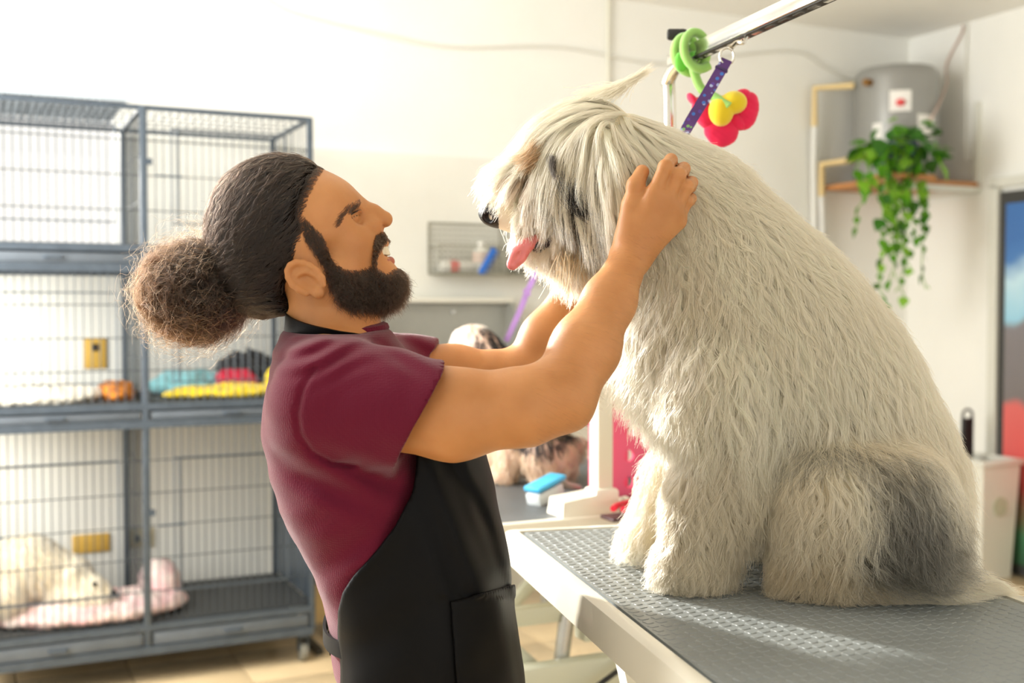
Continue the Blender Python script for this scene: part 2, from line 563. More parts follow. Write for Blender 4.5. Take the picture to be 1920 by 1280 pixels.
fr.build('window_frame', m_frame, w1)
m_glass = bpy.data.materials.new('window_glass'); m_glass.use_nodes = True
nt = m_glass.node_tree; nt.nodes.remove(nt.nodes['Principled BSDF'])
tp = nt.nodes.new('ShaderNodeBsdfTransparent'); gl = nt.nodes.new('ShaderNodeBsdfGlossy'); gl.inputs['Roughness'].default_value = 0.05
mx_ = nt.nodes.new('ShaderNodeMixShader'); mx_.inputs[0].default_value = 0.06
nt.links.new(tp.outputs[0], mx_.inputs[1]); nt.links.new(gl.outputs[0], mx_.inputs[2]); nt.links.new(mx_.outputs[0], nt.nodes['Material Output'].inputs['Surface'])
MB().box((0, 0.06, wh / 2), (ww - 0.08, 0.005, wh - 0.08)).build('pane', m_glass, w1)
MB().box((0, 0.06, wh * 0.5), (0.03, 0.04, wh)).build('mullion', m_frame, w1)
# added ivory panel: the edge of a light patch on the wall, put into colour
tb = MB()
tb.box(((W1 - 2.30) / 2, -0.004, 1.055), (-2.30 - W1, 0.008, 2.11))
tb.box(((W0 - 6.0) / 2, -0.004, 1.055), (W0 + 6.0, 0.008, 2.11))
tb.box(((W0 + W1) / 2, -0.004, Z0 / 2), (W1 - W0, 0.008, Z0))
room_obj(tb, 'light_edge_panel_1', m_wallb)
room_obj(MB().box((0.075, -3.2, 1.475), (0.15, 6.7, 2.95)), 'wall_right', m_wall)
# left wall with the wide street window
wl = MB()
L0, L1, LZ0, LZ1 = -4.6, -0.25, 0.35, 2.90
wl.box((-5.975, -0.125, 1.475), (0.15, 0.25, 2.95)); wl.box((-5.975, -5.6, 1.475), (0.15, 2.0, 2.95))
wl.box((-5.975, (L0 + L1) / 2, LZ0 / 2), (0.15, L1 - L0, LZ0)); wl.box((-5.975, (L0 + L1) / 2, (LZ1 + 2.95) / 2), (0.15, L1 - L0, 2.95 - LZ1))
room_obj(wl, 'wall_left', m_wall)
w2 = empty('window_2', tuple(room(-5.97, 0, LZ0)), TH); w2['kind'] = 'structure'
fr = MB(); lh = LZ1 - LZ0
for y in (L0 + 0.025, L1 - 0.025): fr.box((0, y, lh / 2), (0.06, 0.05, lh))
for z in (0.025, lh - 0.025): fr.box((0, (L0 + L1) / 2, z), (0.06, L1 - L0, 0.05))
fr.build('window_frame', m_frame, w2)
MB().box((0, -3.6, lh / 2), (0.05, 0.04, lh)).build('mullion', m_frame, w2)
MB().box((0, (L0 + L1) / 2, lh / 2), (0.005, L1 - L0, lh)).build('pane', m_glass, w2)
room_obj(MB().box((-1.15, -0.008, 0.04), (2.3, 0.016, 0.08)), 'baseboard_back', mat('skirting', (225, 222, 210), 0.5))

# door with a printed panel in the right wall
d1 = empty('door_1', tuple(room(0, 0.62, 0)), TH); d1['kind'] = 'structure'
df = MB()
df.box((-0.015, -0.03, 1.01), (0.05, 0.055, 2.06)); df.box((-0.015, -0.98, 1.01), (0.05, 0.055, 2.06)); df.box((-0.015, -0.505, 2.055), (0.05, 1.0, 0.05))
df.build('door_frame', mat('door_frame_grey', (214, 214, 204), 0.5), d1)
MB().box((-0.008, -0.505, 1.005), (0.024, 0.90, 2.0)).build('door_leaf', mat('door_edge_dark', (62, 62, 60), 0.5), d1)
mp = bpy.data.materials.new('printed_panel'); mp.use_nodes = True
nt = mp.node_tree; nd = nt.nodes; lk = nt.links
tc = nd.new('ShaderNodeTexCoord'); sx = nd.new('ShaderNodeSeparateXYZ'); nz = nd.new('ShaderNodeTexNoise')
nz.inputs['Scale'].default_value = 3.5; lk.new(tc.outputs['Object'], nz.inputs['Vector'])
ma = nd.new('ShaderNodeMath'); ma.operation = 'MULTIPLY_ADD'; ma.inputs[1].default_value = 0.18
lk.new(tc.outputs['Generated'], sx.inputs[0]); lk.new(nz.outputs['Fac'], ma.inputs[0]); lk.new(sx.outputs['Z'], ma.inputs[2])
rp = nd.new('ShaderNodeValToRGB'); cr = rp.color_ramp
for p, c in ((0.0, (40, 46, 40)), (0.16, (70, 120, 84)), (0.30, (172, 70, 66)), (0.38, (222, 96, 92)), (0.52, (214, 104, 100)), (0.55, (118, 112, 112)), (0.76, (128, 124, 128)), (0.79, (150, 202, 226)), (0.90, (190, 222, 236)), (0.95, (72, 122, 184)), (1.0, (64, 112, 176))):
    if p in (0.0, 1.0):
        e = cr.elements[0] if p == 0.0 else cr.elements[-1]
    else: e = cr.elements.new(p)
    e.color = lin(c) + (1,)
lk.new(ma.outputs[0], rp.inputs['Fac']); lk.new(rp.outputs['Color'], nd['Principled BSDF'].inputs['Base Color'])
nd['Principled BSDF'].inputs['Roughness'].default_value = 0.35
MB().box((-0.024, -0.505, 1.0), (0.012, 0.80, 1.88)).build('printed_panel', mp, d1)
MB().tube([(-0.05, -0.90, 0.95), (-0.07, -0.90, 0.97), (-0.07, -0.90, 1.12), (-0.05, -0.90, 1.14)], 0.009).build('door_handle', mat('steel', (190, 190, 188), 0.25, 1.0), d1)

# ================================================================== cages by the back wall
m_cage = mat('cage_enamel', (74, 84, 94), 0.4, 0.3, noise=0.12, nscale=30)
m_wire = mat('cage_wire', (70, 76, 80), 0.45, 0.5)
m_tray = mat('cage_tray', (92, 100, 108), 0.4, 0.2, noise=0.1, nscale=12)
m_trayd = mat('cage_tray_floor', (60, 62, 62), 0.6)
m_sheet = mat('galvanised_sheet', (176, 186, 194), 0.35, 0.5, noise=0.06, nscale=10)
m_rub = mat('castor_rubber', (120, 118, 108), 0.6)
m_steel = mat('brushed_steel', (196, 196, 192), 0.25, 1.0)
CG = empty('dog_cage', tuple(room(-3.735, 0.65, 0)), TH)
tag(CG, 'tall dark grey wire dog cage bank with three tiers and trays by the back wall', 'cage')
X = [0.0, -0.623, -1.246]; DEP = 0.60
TOP = 2.136
for i, x in enumerate(X):
    for y in (0.0, DEP):
        MB().box((x, y, (0.13 + TOP) / 2), (0.026 if i == 1 else 0.022, 0.026, TOP - 0.13), bevel=0.004).build('post', m_cage, CG)
tiers = [(1.625, TOP, 1.528), (1.045, 1.528, 0.955), (0.225, 0.955, 0.115)]
for zf, zt, zb in tiers:
    for y in (-0.004, DEP):
        MB().box((X[2] / 2, y, zf - 0.012), (1.246, 0.02, 0.024)).build('rail', m_cage, CG)
        MB().box((X[2] / 2, y, zb + 0.014), (1.246, 0.03, 0.03)).build('rail', m_cage, CG)
    for x in X:
        MB().box((x, DEP / 2, zf - 0.012), (0.018, DEP, 0.02)).build('side_rail', m_cage, CG)
    for b in range(2):
        xc = (X[b] + X[b + 1]) / 2
        tr = MB().box((xc, -0.004, (zf + zb) / 2), (0.585, 0.012, zf - zb - 0.062), bevel=0.003)
        tr.box((xc, DEP / 2, zb + 0.034), (0.585, DEP - 0.02, 0.006))
        t = tr.build('tray', m_tray, CG)
        MB().tube([(xc - 0.03, -0.012, (zf + zb) / 2), (xc - 0.025, -0.03, (zf + zb) / 2), (xc + 0.025, -0.03, (zf + zb) / 2), (xc + 0.03, -0.012, (zf + zb) / 2)], 0.005, 6).build('handle', m_cage, t)
        MB().box((xc, DEP / 2, zf + 0.002), (0.60, DEP - 0.03, 0.006)).build('floor_panel', m_trayd, CG)
for x0, x1 in ((0, -1.246),):
    MB().box((-0.623, 0, TOP - 0.008), (1.246, 0.016, 0.016)).build('rail', m_cage, CG)
    MB().box((-0.623, DEP, TOP - 0.008), (1.246, 0.016, 0.016)).build('rail', m_cage, CG)
for x in X:
    MB().box((x, DEP / 2, TOP - 0.008), (0.016, DEP, 0.016)).build('side_rail', m_cage, CG)
def wires(p0, ax, az, w, h, sv, sh, r=0.0018):
    mb = MB(); p0 = np.array(p0, float); ax = np.array(ax, float); az = np.array(az, float)
    n = int(round(w / sv))
    for i in range(1, n):
        a = p0 + ax * (w * i / n); mb.tube([a, a + az * h], r, 4, cap=False)
    n = max(1, int(round(h / sh)))
    for i in range(0, n + 1):
        a = p0 + az * (h * i / n); mb.tube([a, a + ax * w], r * 1.15, 4, cap=False)
    return mb
for k, (zf, zt, zb) in enumerate(tiers):
    for b in range(2):
        x1 = X[b + 1] + 0.014
        wires((x1, -0.002, zf), (1, 0, 0), (0, 0, 1), 0.595, zt - zf, 0.028, 0.125).build('front_wire_panel', m_wire, CG)
        # door with its own rods, hinges and slide bolt
        dx0, dx1, dz0, dz1 = x1 + 0.085, x1 + 0.51, zf + (zt - zf) * 0.16, zf + (zt - zf) * 0.84
        dr = MB()
        for xx in (dx0, dx0 + 0.02, dx1): dr.tube([(xx, -0.008, dz0), (xx, -0.008, dz1)], 0.003, 5)
        for zz in (dz0, dz1): dr.tube([(dx0, -0.008, zz), (dx1, -0.008, zz)], 0.003, 5)
        d = dr.build('door', m_cage, CG)
        MB().tube([(dx0 - 0.06, -0.014, (dz0 + dz1) / 2), (dx0 + 0.04, -0.014, (dz0 + dz1) / 2)], 0.004, 6).build('bolt', m_cage, d)
        MB().box((x1 + 0.006, -0.012, (zf + zt) / 2 + 0.05), (0.018, 0.02, 0.022)).build('hinge', m_cage, CG)
    wires((0.0, 0, zf), (0, 1, 0), (0, 0, 1), DEP, zt - zf, 0.04, 0.125).build('side_wire_panel', m_wire, CG)
    wires((X[1], 0, zf), (0, 1, 0), (0, 0, 1), DEP, zt - zf, 0.05, 0.16).build('divider_wire_panel', m_wire, CG)
MB().box((0.0, 0.30, (0.955 + 0.225) / 2), (0.004, 0.55, 0.70)).build('side_panel', m_cage, CG)
for b in range(2):
    wires((X[b + 1], 0, TOP), (1, 0, 0), (0, 1, 0), 0.623, DEP, 0.04, 0.1, 0.0016).build('top_wire_panel', m_wire, CG)
sh = MB()
nr = 44; vs_ = []
for i in range(nr + 1):
    x = X[2] - 0.02 + (0.60) * i / nr; z = TOP + 0.018 + 0.008 * math.cos(math.pi * i)
    vs_ += [(x, -0.02, z), (x, DEP, z)]
sh.add(vs_, [(2 * i, 2 * i + 2, 2 * i + 3, 2 * i + 1) for i in range(nr)])
sh.box((X[2] + 0.28, -0.02, TOP + 0.022), (0.6, 0.006, 0.034))
sh.build('top_sheet', m_sheet, CG)
for x in (-0.03, -1.21):
    for y in (0.03, DEP - 0.03):
        c = MB().box((x, y, 0.105), (0.045, 0.045, 0.022), bevel=0.003).box((x - 0.018, y, 0.075), (0.004, 0.036, 0.06)).box((x + 0.018, y, 0.075), (0.004, 0.036, 0.06)).build('castor', m_cage, CG)
        MB().lathe([(0.012, -0.014), (0.036, -0.014), (0.038, -0.008), (0.038, 0.008), (0.036, 0.014), (0.012, 0.014)], 16, (x, y, 0.038), Matrix.Rotation(math.pi / 2, 4, 'Y')).build('wheel', m_rub, c)

def cage_pt(x, y, z):      # cage coordinates to world
    return room(-3.735 + x, 0.65 - y, z)

# soft things lying in the cages
def soft(name, label, cat, c, s, m, seed=0, amp=0.012, group=None, rz=TH, res=0.008):
    S = Shape(); R_ = np.array(Matrix.Rotation(rz, 3, 'Z'))
    c = np.asarray(c, float); s = np.asarray(s, float)
    S.ell(c, s, R_, k=0.02)
    S.fn(lambda P: amp * waves(P, seed, 38) + amp * 0.5 * waves(P, seed + 1, 90), op='d')
    zf = c[2] - s[2] * 0.55
    S.fn(lambda P: zf - P[:, 2], 0.008, 'i')
    e = max(s) + 0.05
    V, Q = mesh_of(S, c - e, c + e, res)
    o = link_mesh(name, V, Q, m)
    return tag(o, label, cat, group)
zt2, zt3 = 1.051, 0.231
m_yel = mat('towel_yellow', (228, 200, 40), 0.9, noise=0.15, nscale=40, sheen=0.3)
m_teal = mat('towel_teal', (120, 176, 182), 0.9, noise=0.12, nscale=40, sheen=0.3)
m_blk = mat('fleece_black', (26, 26, 30), 0.9, sheen=0.2)
m_red = mat('cloth_red', (190, 40, 66), 0.9)
m_wht = mat('blanket_white', (236, 230, 214), 0.9, noise=0.05, nscale=30, sheen=0.3)
m_pnk = mat('blanket_pink', (240, 230, 220), 0.9, rgb2=(230, 186, 186), nscale=14)
m_orng = mat('cloth_orange', (214, 132, 40), 0.9, rgb2=(120, 70, 40), nscale=30)
soft('towel', 'crumpled yellow towel on the middle cage tray', 'towel', cage_pt(-0.27, 0.12, zt2 + 0.018), (0.27, 0.10, 0.03), m_yel, 3)
soft('towel', 'pale teal towel behind the yellow one in the middle cage', 'towel', cage_pt(-0.40, 0.34, zt2 + 0.035), (0.17, 0.13, 0.06), m_teal, 5)
soft('dog_sweater', 'black fleece dog sweater heaped on the middle cage tray', 'sweater', cage_pt(-0.16, 0.40, zt2 + 0.06), (0.14, 0.12, 0.105), m_blk, 8, 0.02)
soft('bandana', 'small red cloth lying against the black fleece sweater', 'cloth', cage_pt(-0.24, 0.24, zt2 + 0.04), (0.09, 0.05, 0.07), m_red, 9)
soft('bandana', 'small yellow cloth ball beside the black fleece sweater', 'cloth', cage_pt(-0.10, 0.16, zt2 + 0.045), (0.045, 0.045, 0.075), m_yel, 12)
soft('blanket', 'white blanket spread in the middle tier beside a cage divider', 'blanket', cage_pt(-1.02, 0.18, zt2 + 0.02), (0.27, 0.17, 0.05), m_wht, 14, 0.01)
soft('towel', 'orange and brown towel at the end of the white blanket', 'towel', cage_pt(-0.70, 0.22, zt2 + 0.02), (0.065, 0.14, 0.05), m_orng, 15)
soft('cushion', 'pink and white cushion under the sleeping white dog', 'cushion', cage_pt(-0.80, 0.20, zt3 + 0.03), (0.36, 0.19, 0.055), m_pnk, 17, 0.008)
soft('cushion', 'small pink rimmed cushion beside the divider of the lowest cage', 'cushion', cage_pt(-0.53, 0.34, zt3 + 0.06), (0.085, 0.13, 0.10), m_pnk, 19, 0.006)

# ================================================================== things on the back wall
m_out = mat('outlet_ochre', (206, 166, 74), 0.5)
m_outb = mat('outlet_black', (30, 30, 30), 0.5)
m_outw = mat('outlet_cream', (206, 196, 160), 0.5)
def outlet(u, z, w, h, m, label, holes):
    o = empty('wall_outlet', tuple(room(u, 0.008, z)), TH); tag(o, label, 'outlet')
    MB().box((0, -0.006, 0), (w, 0.012, h), bevel=0.003).build('cover_plate', m, o)
    for x, z2 in holes: MB().box((x, -0.0135, z2), (0.022, 0.006, 0.03)).build('socket', m_outb if m is not m_outb else m_outw, o)
outlet(-4.471, 1.207, 0.085, 0.125, m_out, 'ochre upright outlet plate behind the middle cage tier', [(0, 0.025)])
outlet(-4.496, 0.419, 0.145, 0.075, m_out, 'ochre lying outlet plate behind the lowest cage tier', [])
outlet(-4.298, 0.424, 0.10, 0.08, m_outw, 'cream outlet plate with black plug behind the lowest cage', [(-0.015, 0), (0.028, 0)])

m_cab = mat('cable_grey', (226, 225, 217), 0.5)
pts = [(-3.75, 2.74), (-3.6, 2.695), (-3.15, 2.64), (-2.85, 2.625), (-2.3, 2.68), (-1.75, 2.65), (-1.3, 2.73), (-0.85, 2.80), (-0.66, 2.74), (-0.5, 2.68), (-0.42, 2.66)]
tag(MB().tube(curve_pts([room(u, 0.010, z) for u, z in pts], 6), 0.0075, 8).build('wall_cable', m_cab), 'pale cable sagging along the back wall towards the water heater', 'cable')
tag(MB().tube([room(-2.025, 0.016, 1.6), room(-2.025, 0.016, 2.945)], 0.009, 8).build('conduit', mat('conduit_ivory', (222, 220, 204), 0.4)), 'thin upright conduit on the back wall above the dog', 'conduit')

# wire shelf with bottles
m_shw = mat('shelf_wire', (150, 148, 132), 0.4, 0.5)
SH = empty('wire_shelf', tuple(room(-2.62, 0.008, 1.555)), TH)
tag(SH, 'wall-hung wire grid shelf with two baskets above the grey splash panel', 'shelf')
wires((-0.37, -0.004, 0.0), (1, 0, 0), (0, 0, 1), 0.74, 0.235, 0.0265, 0.0265, 0.0021).build('grid_panel', m_shw, SH)
for x0, x1 in ((-0.36, -0.012), (0.012, 0.36)):
    bk = wires((x0, -0.12, 0.002), (1, 0, 0), (0, 0, 1), x1 - x0, 0.125, 0.0265, 0.0265, 0.0022).build('basket', m_shw, SH)
    fr = MB()
    for z in (0.002, 0.128): fr.tube([(x0, -0.006, z), (x0, -0.12, z), (x1, -0.12, z), (x1, -0.006, z)], 0.004, 6)
    for x in (x0, x1): fr.tube([(x, -0.12, 0.0), (x, -0.12, 0.128)], 0.004, 6)
    fr.build('rim', m_shw, bk)
    MB().box(((x0 + x1) / 2, -0.063, -0.002), (x1 - x0, 0.115, 0.004)).build('basket_floor', m_shw, SH)
fr = MB()
for x in (-0.37, 0.0, 0.37): fr.tube([(x, -0.004, 0), (x, -0.004, 0.238)], 0.005, 6)
for z in (0.0, 0.238): fr.tube([(-0.37, -0.004, z), (0.37, -0.004, z)], 0.005, 6)
fr.build('frame', m_shw, SH)
m_pw = mat('plastic_white', (242, 240, 232), 0.35)
m_pb = mat('plastic_blue', (26, 104, 200), 0.35)
m_pr = mat('plastic_red', (232, 84, 84), 0.4)
m_pk = mat('plastic_black', (30, 32, 32), 0.45)
def shp(x, y, z): return tuple(room(-2.62 + x, 0.008 - y, 1.555 + z))
b = empty('spray_can', shp(-0.24, -0.06, 0.032), TH); tag(b, 'white can with red cap lying in the wire shelf', 'can')
RY = Matrix.Rotation(math.pi / 2, 4, 'Y')
MB().lathe([(0.0, -0.095), (0.028, -0.095), (0.030, -0.09), (0.030, 0.08), (0.02, 0.095), (0.0, 0.095)], 16, (0, 0, 0), RY).build('can_body', m_pw, b)
MB().lathe([(0.0312, -0.05), (0.0312, -0.01)], 16, (0, 0, 0), RY).build('cap', m_pr, b)
b = empty('bottle', shp(-0.125, -0.055, 0.0), TH); tag(b, 'white upright bottle in the wire shelf behind a blue comb', 'bottle')
MB().lathe([(0.0, 0.0), (0.04, 0.0), (0.042, 0.01), (0.042, 0.10), (0.025, 0.12), (0.016, 0.125)], 18).build('bottle_body', m_pw, b)
MB().lathe([(0.0, 0.124), (0.019, 0.124), (0.019, 0.15), (0.0, 0.152)], 14).build('cap', m_pw, b)
MB().lathe([(0.0425, 0.05), (0.0425, 0.10)], 18).build('label_band', mat('label_pink', (240, 214, 200), 0.5), b)
b = empty('grooming_comb', shp(-0.125, -0.128, 0.0), TH); tag(b, 'blue comb leaning at the front of the wire shelf', 'comb')
RT = Matrix.Rotation(math.radians(32), 4, 'Y')
MB().box((0.0, 0, 0.06), (0.026, 0.012, 0.14), M=RT, bevel=0.004).build('spine', m_pb, b)
cm = MB()
for i in range(15): cm.box(Vector((0, 0, 0.06)) + RT @ Vector((0.02, 0, -0.055 + i * 0.0085)), (0.018, 0.004, 0.003), M=RT)
cm.build('teeth', m_pb, b)
b = empty('hair_clipper', shp(0.11, -0.07, 0.022), TH); tag(b, 'black hair clipper lying in the second basket of the shelf', 'clipper')
MB().lathe([(0.0, -0.08), (0.018, -0.075), (0.023, -0.03), (0.021, 0.04), (0.018, 0.07), (0.0, 0.072)], 14, (0, 0, 0), RY).build('clipper_body', m_pk, b)
MB().box((0.082, 0, 0), (0.028, 0.036, 0.014), bevel=0.003).build('blade', m_steel, b)
b = empty('jar', shp(0.17, -0.03, 0.0), TH); tag(b, 'yellowish jar standing behind the black clipper', 'jar')
MB().lathe([(0, 0), (0.04, 0), (0.042, 0.005), (0.042, 0.09), (0.036, 0.1)], 16).build('jar_body', mat('jar_cream', (230, 214, 160), 0.4), b)
MB().lathe([(0, 0.098), (0.04, 0.098), (0.04, 0.12), (0, 0.12)], 16).build('lid', m_pw, b)
b = empty('spray_bottle', shp(0.31, -0.07, 0.0), TH); tag(b, 'small blue bottle at the end of the wire shelf', 'bottle')
MB().lathe([(0, 0), (0.024, 0), (0.025, 0.01), (0.025, 0.05), (0.012, 0.066)], 14).build('bottle_body', m_pb, b)
MB().lathe([(0, 0.064), (0.012, 0.064), (0.012, 0.08), (0, 0.08)], 12).build('cap', m_pw, b)

# dog wash tub with a splash panel
m_st = mat('tub_steel', (168, 168, 160), 0.4, 0.35, noise=0.06, nscale=8)
m_lip = mat('tub_lip', (232, 230, 218), 0.4)
TB = empty('wash_tub', tuple(room(-3.00, 0.01, 0)), TH)
tag(TB, 'grey steel dog wash tub with splash panel below the wire shelf', 'tub')
MB().box((-0.03, -0.02, 1.14), (0.84, 0.02, 0.55)).build('splash_panel', m_st, TB)
MB().box((-0.03, -0.045, 1.43), (0.88, 0.09, 0.022), bevel=0.004).build('ledge', m_lip, TB)
for x in (-0.42, 0.40):
    M_ = Matrix(((0, 0, 1, x), (1, 0, 0, 0), (0, 1, 0, 0), (0, 0, 0, 1)))
    MB().prism([(-0.03, 0.86), (-0.56, 0.86), (-0.56, 0.93), (-0.10, 1.42), (-0.03, 1.42)], -0.008, 0.008, M_).build('side_panel', m_st, TB)
tubm = MB().box((-0.01, -0.30, 0.70), (0.82, 0.54, 0.02)).box((-0.01, -0.565, 0.81), (0.82, 0.016, 0.24)).box((-0.01, -0.035, 0.80), (0.82, 0.016, 0.2))
tubm.build('basin', m_st, TB)
for x in (-0.38, 0.36):
    for y in (-0.06, -0.53): MB().box((x, y, 0.346), (0.035, 0.035, 0.69)).build('leg', m_st, TB)
for x in (-0.2, 0.12): MB().lathe([(0, 0), (0.014, 0), (0.012, 0.008), (0, 0.009)], 10, (x, -0.03, 1.375), Matrix.Rotation(math.pi / 2, 4, 'X')).build('bolt', m_steel, TB)

# slim rack beside the cages
RK = empty('garment_rack', tuple(room(-3.685, 0.40, 0)), TH)
tag(RK, 'slim dark metal rack standing beside the dog cage bank', 'rack')
m_dk = mat('rack_metal', (58, 56, 52), 0.5, 0.4)
for x in (0.0, 0.17):
    MB().box((x, 0, 0.60), (0.022, 0.022, 1.19)).build('post', m_dk, RK)
    MB().box((x, 0, 0.012), (0.03, 0.36, 0.024)).build('foot', m_dk, RK)
for z in (0.26, 0.80): MB().box((0.085, 0, z), (0.17, 0.018, 0.03)).build('cross_bar', m_dk, RK)
bd = MB().box((0.085, 0.03, 0.62), (0.16, 0.012, 1.1))
bd.build('back_board', mat('board_tan', (196, 170, 120), 0.6, noise=0.08, nscale=10), RK)

# ================================================================== the corner: water heater, shelf, plant, pipes, bin
m_heat = mat('heater_grey', (150, 150, 146), 0.35, 0.2, noise=0.03, nscale=8)
m_wood = mat('shelf_wood', (186, 128, 74), 0.55, noise=0.15, nscale=14)
m_pipe = mat('pipe_cpvc', (226, 200, 142), 0.4)
m_pipew = mat('pipe_white', (226, 226, 220), 0.4)
HT = empty('water_heater', tuple(room(-0.36, 0.27, 2.075)), TH)
tag(HT, 'grey cylinder water heater on the corner shelf behind the plant', 'water heater')
MB().lathe([(0.0, 0.0), (0.20, 0.0), (0.222, 0.02), (0.225, 0.05), (0.225, 0.55), (0.222, 0.585), (0.20, 0.61), (0.0, 0.622)], 40).build('tank', m_heat, HT)
M0 = Matrix.Identity(4)
def sticker(an, z, w, h, m, name='sticker'):
    mb = MB(); vs_ = []; n = 6
    for i in range(n + 1):
        a = an + (i / n - 0.5) * w / 0.226
        for zz in (z - h / 2, z + h / 2): vs_.append((0.2268 * math.cos(a), 0.2268 * math.sin(a), zz))
    mb.add(vs_, [(2 * i, 2 * i + 2, 2 * i + 3, 2 * i + 1) for i in range(n)]); return mb.build(name, m, HT)
m_lab = mat('label_white', (236, 234, 228), 0.5)
s = sticker(math.radians(-128), 0.41, 0.11, 0.11, m_lab)
sd_ = MB(); 
for k in range(1): sd_.ball((0.228 * math.cos(math.radians(-128)), 0.228 * math.sin(math.radians(-128)), 0.40), (0.025, 0.025, 0.02))
sd_.build('red_mark', m_pr, HT)
sticker(math.radians(-90), 0.28, 0.12, 0.12, m_lab)
sticker(math.radians(-158), 0.25, 0.05, 0.10, m_lab)
for z in (0.52, 0.12): MB().tube([(-0.215, -0.04, z), (-0.26, -0.045, z)], 0.02, 10).build('port', mat('brass', (150, 110, 60), 0.4, 0.8), HT)

SHF = empty('corner_shelf', tuple(room(-0.27, 0.27, 2.07)), TH)
tag(SHF, 'wooden corner shelf with white angle frame under the water heater', 'shelf')
MB().box((-0.055, 0, -0.012), (0.65, 0.52, 0.024)).build('plank', m_wood, SHF)
MB().box((-0.36, -0.335, -0.012), (0.30, 0.15, 0.024)).build('plank', m_wood, SHF)
bf = MB().box((-0.055, -0.245, -0.04), (0.65, 0.03, 0.03)).box((0.245, 0, -0.04), (0.03, 0.53, 0.03)).box((0.255, -0.245, 0.20), (0.022, 0.03, 0.47))
bf.build('angle_frame', mat('angle_white', (222, 222, 212), 0.5), SHF)

def pipe(name, pts, r, m, label):
    return tag(MB().tube(pts, r, 10).build(name, m), label, 'pipe')
p1 = empty('water_pipe', tuple(room(-0.73, 0.05, 1.2))); tag(p1, 'upper beige and white water pipe going down from the heater', 'pipe')
def wpipe(root, pts, r, m, name):
    o = MB().tube([np.array(p) - np.array(root.location) for p in pts], r, 10).build(name, m, root); return o
wpipe(p1, [room(-0.61, 0.22, 2.595), room(-0.735, 0.05, 2.60), room(-0.735, 0.05, 2.39)], 0.018, m_pipe, 'beige_length')
wpipe(p1, [room(-0.735, 0.05, 2.39), room(-0.73, 0.04, 2.2), room(-0.71, 0.04, 1.2)], 0.017, m_pipew, 'white_length')
p2 = empty('water_pipe', tuple(room(-0.69, 0.05, 1.2))); tag(p2, 'lower beige and white water pipe beside the corner shelf', 'pipe')
wpipe(p2, [room(-0.61, 0.22, 2.195), room(-0.69, 0.06, 2.185), room(-0.69, 0.06, 2.01)], 0.019, m_pipe, 'beige_length')
wpipe(p2, [room(-0.69, 0.06, 2.01), room(-0.675, 0.05, 1.85), room(-0.66, 0.05, 1.2)], 0.017, m_pipew, 'white_length')
tag(MB().tube(curve_pts([room(-0.012, 0.404, 2.94), room(-0.012, 0.40, 2.90), room(-0.02, 0.30, 2.75), room(-0.10, 0.38, 2.62), room(-0.30, 0.505, 2.45), room(-0.36, 0.515, 2.38)], 5), 0.006, 6).build('heater_cable', mat('cord_rosy', (196, 170, 156), 0.5)), 'thin cord hanging from the ceiling corner to the water heater', 'cord')
tag(MB().tube([room(-0.012, 0.43, 2.945), room(-0.012, 0.43, 2.20)], 0.007, 6).build('wall_cable', m_cab), 'thin upright cable on the right wall beside the heater', 'cable')

# trailing plant in a dark blue pot
PL = empty('trailing_plant', tuple(room(-0.64, 0.58, 2.07)), 0)
tag(PL, 'trailing pothos plant in a dark blue pot hanging before the heater', 'plant')
MB().lathe([(0.0, 0.0), (0.07, 0.0), (0.078, 0.01), (0.092, 0.14), (0.098, 0.15), (0.098, 0.165), (0.088, 0.165), (0.086, 0.14), (0.0, 0.135)], 24).build('pot', mat('pot_blue', (44, 58, 92), 0.4), PL)
m_lf = [mat('leaf_green', (86, 150, 28), 0.4, transl=0.35, noise=0.15, nscale=40), mat('leaf_green_deep', (54, 112, 26), 0.4, transl=0.3, noise=0.15, nscale=40), mat('leaf_green_pale', (134, 188, 52), 0.4, transl=0.4, noise=0.12, nscale=40)]
leaf_me = []
for m in m_lf:
    mb = MB(); n = 8; vs_ = []
    for i in range(n + 1):
        t = i / n; w = 0.5 * math.sin(math.pi * t ** 0.75) * (1 - 0.25 * t) + 0.001
        zz = -0.25 * t * t
        vs_ += [(t, -w, zz + 0.12 * w), (t, 0, zz), (t, w, zz + 0.12 * w)]
    fs_ = []
    for i in range(n):
        a = 3 * i; fs_ += [(a, a + 3, a + 4, a + 1), (a + 1, a + 4, a + 5, a + 2)]
    mb.add(vs_, fs_, True); o = mb.build('leaf', m, PL); leaf_me.append(o.data); bpy.data.objects.remove(o)
def leaf(p, size, yaw, tilt, roll, k):
    o = bpy.data.objects.new('leaf', leaf_me[k]); col.objects.link(o); o.parent = PL
    o.location = p; o.rotation_euler = (roll, tilt, yaw); o.scale = (size,) * 3
R_ = random.Random(5)
for i in range(62):                                    # the bushy top
    a = R_.uniform(0, 6.283); rr = 0.21 * math.sqrt(R_.random())
    z = 0.10 + 0.17 * (1 - (rr / 0.23) ** 2) + R_.uniform(-0.09, 0.03)
    leaf((rr * math.cos(a), rr * math.sin(a), z), R_.uniform(0.06, 0.105), a + R_.uniform(-0.8, 0.8), R_.uniform(-0.3, 1.0), R_.uniform(-0.5, 0.5), R_.choice((0, 0, 1, 1, 2)))
vines = [(-0.22, -0.05, 0.18), (-0.15, -0.1, 0.34), (-0.09, -0.1, 0.55), (-0.12, -0.06, 0.80), (-0.02, -0.1, 0.50), (0.03, -0.1, 0.62), (0.08, -0.1, 0.46), (0.12, -0.08, 0.70), (0.17, -0.06, 0.34), (-0.05, -0.05, 0.68), (-0.25, -0.02, 0.42), (0.05, 0.05, 0.76), (0.0, -0.12, 0.3)]
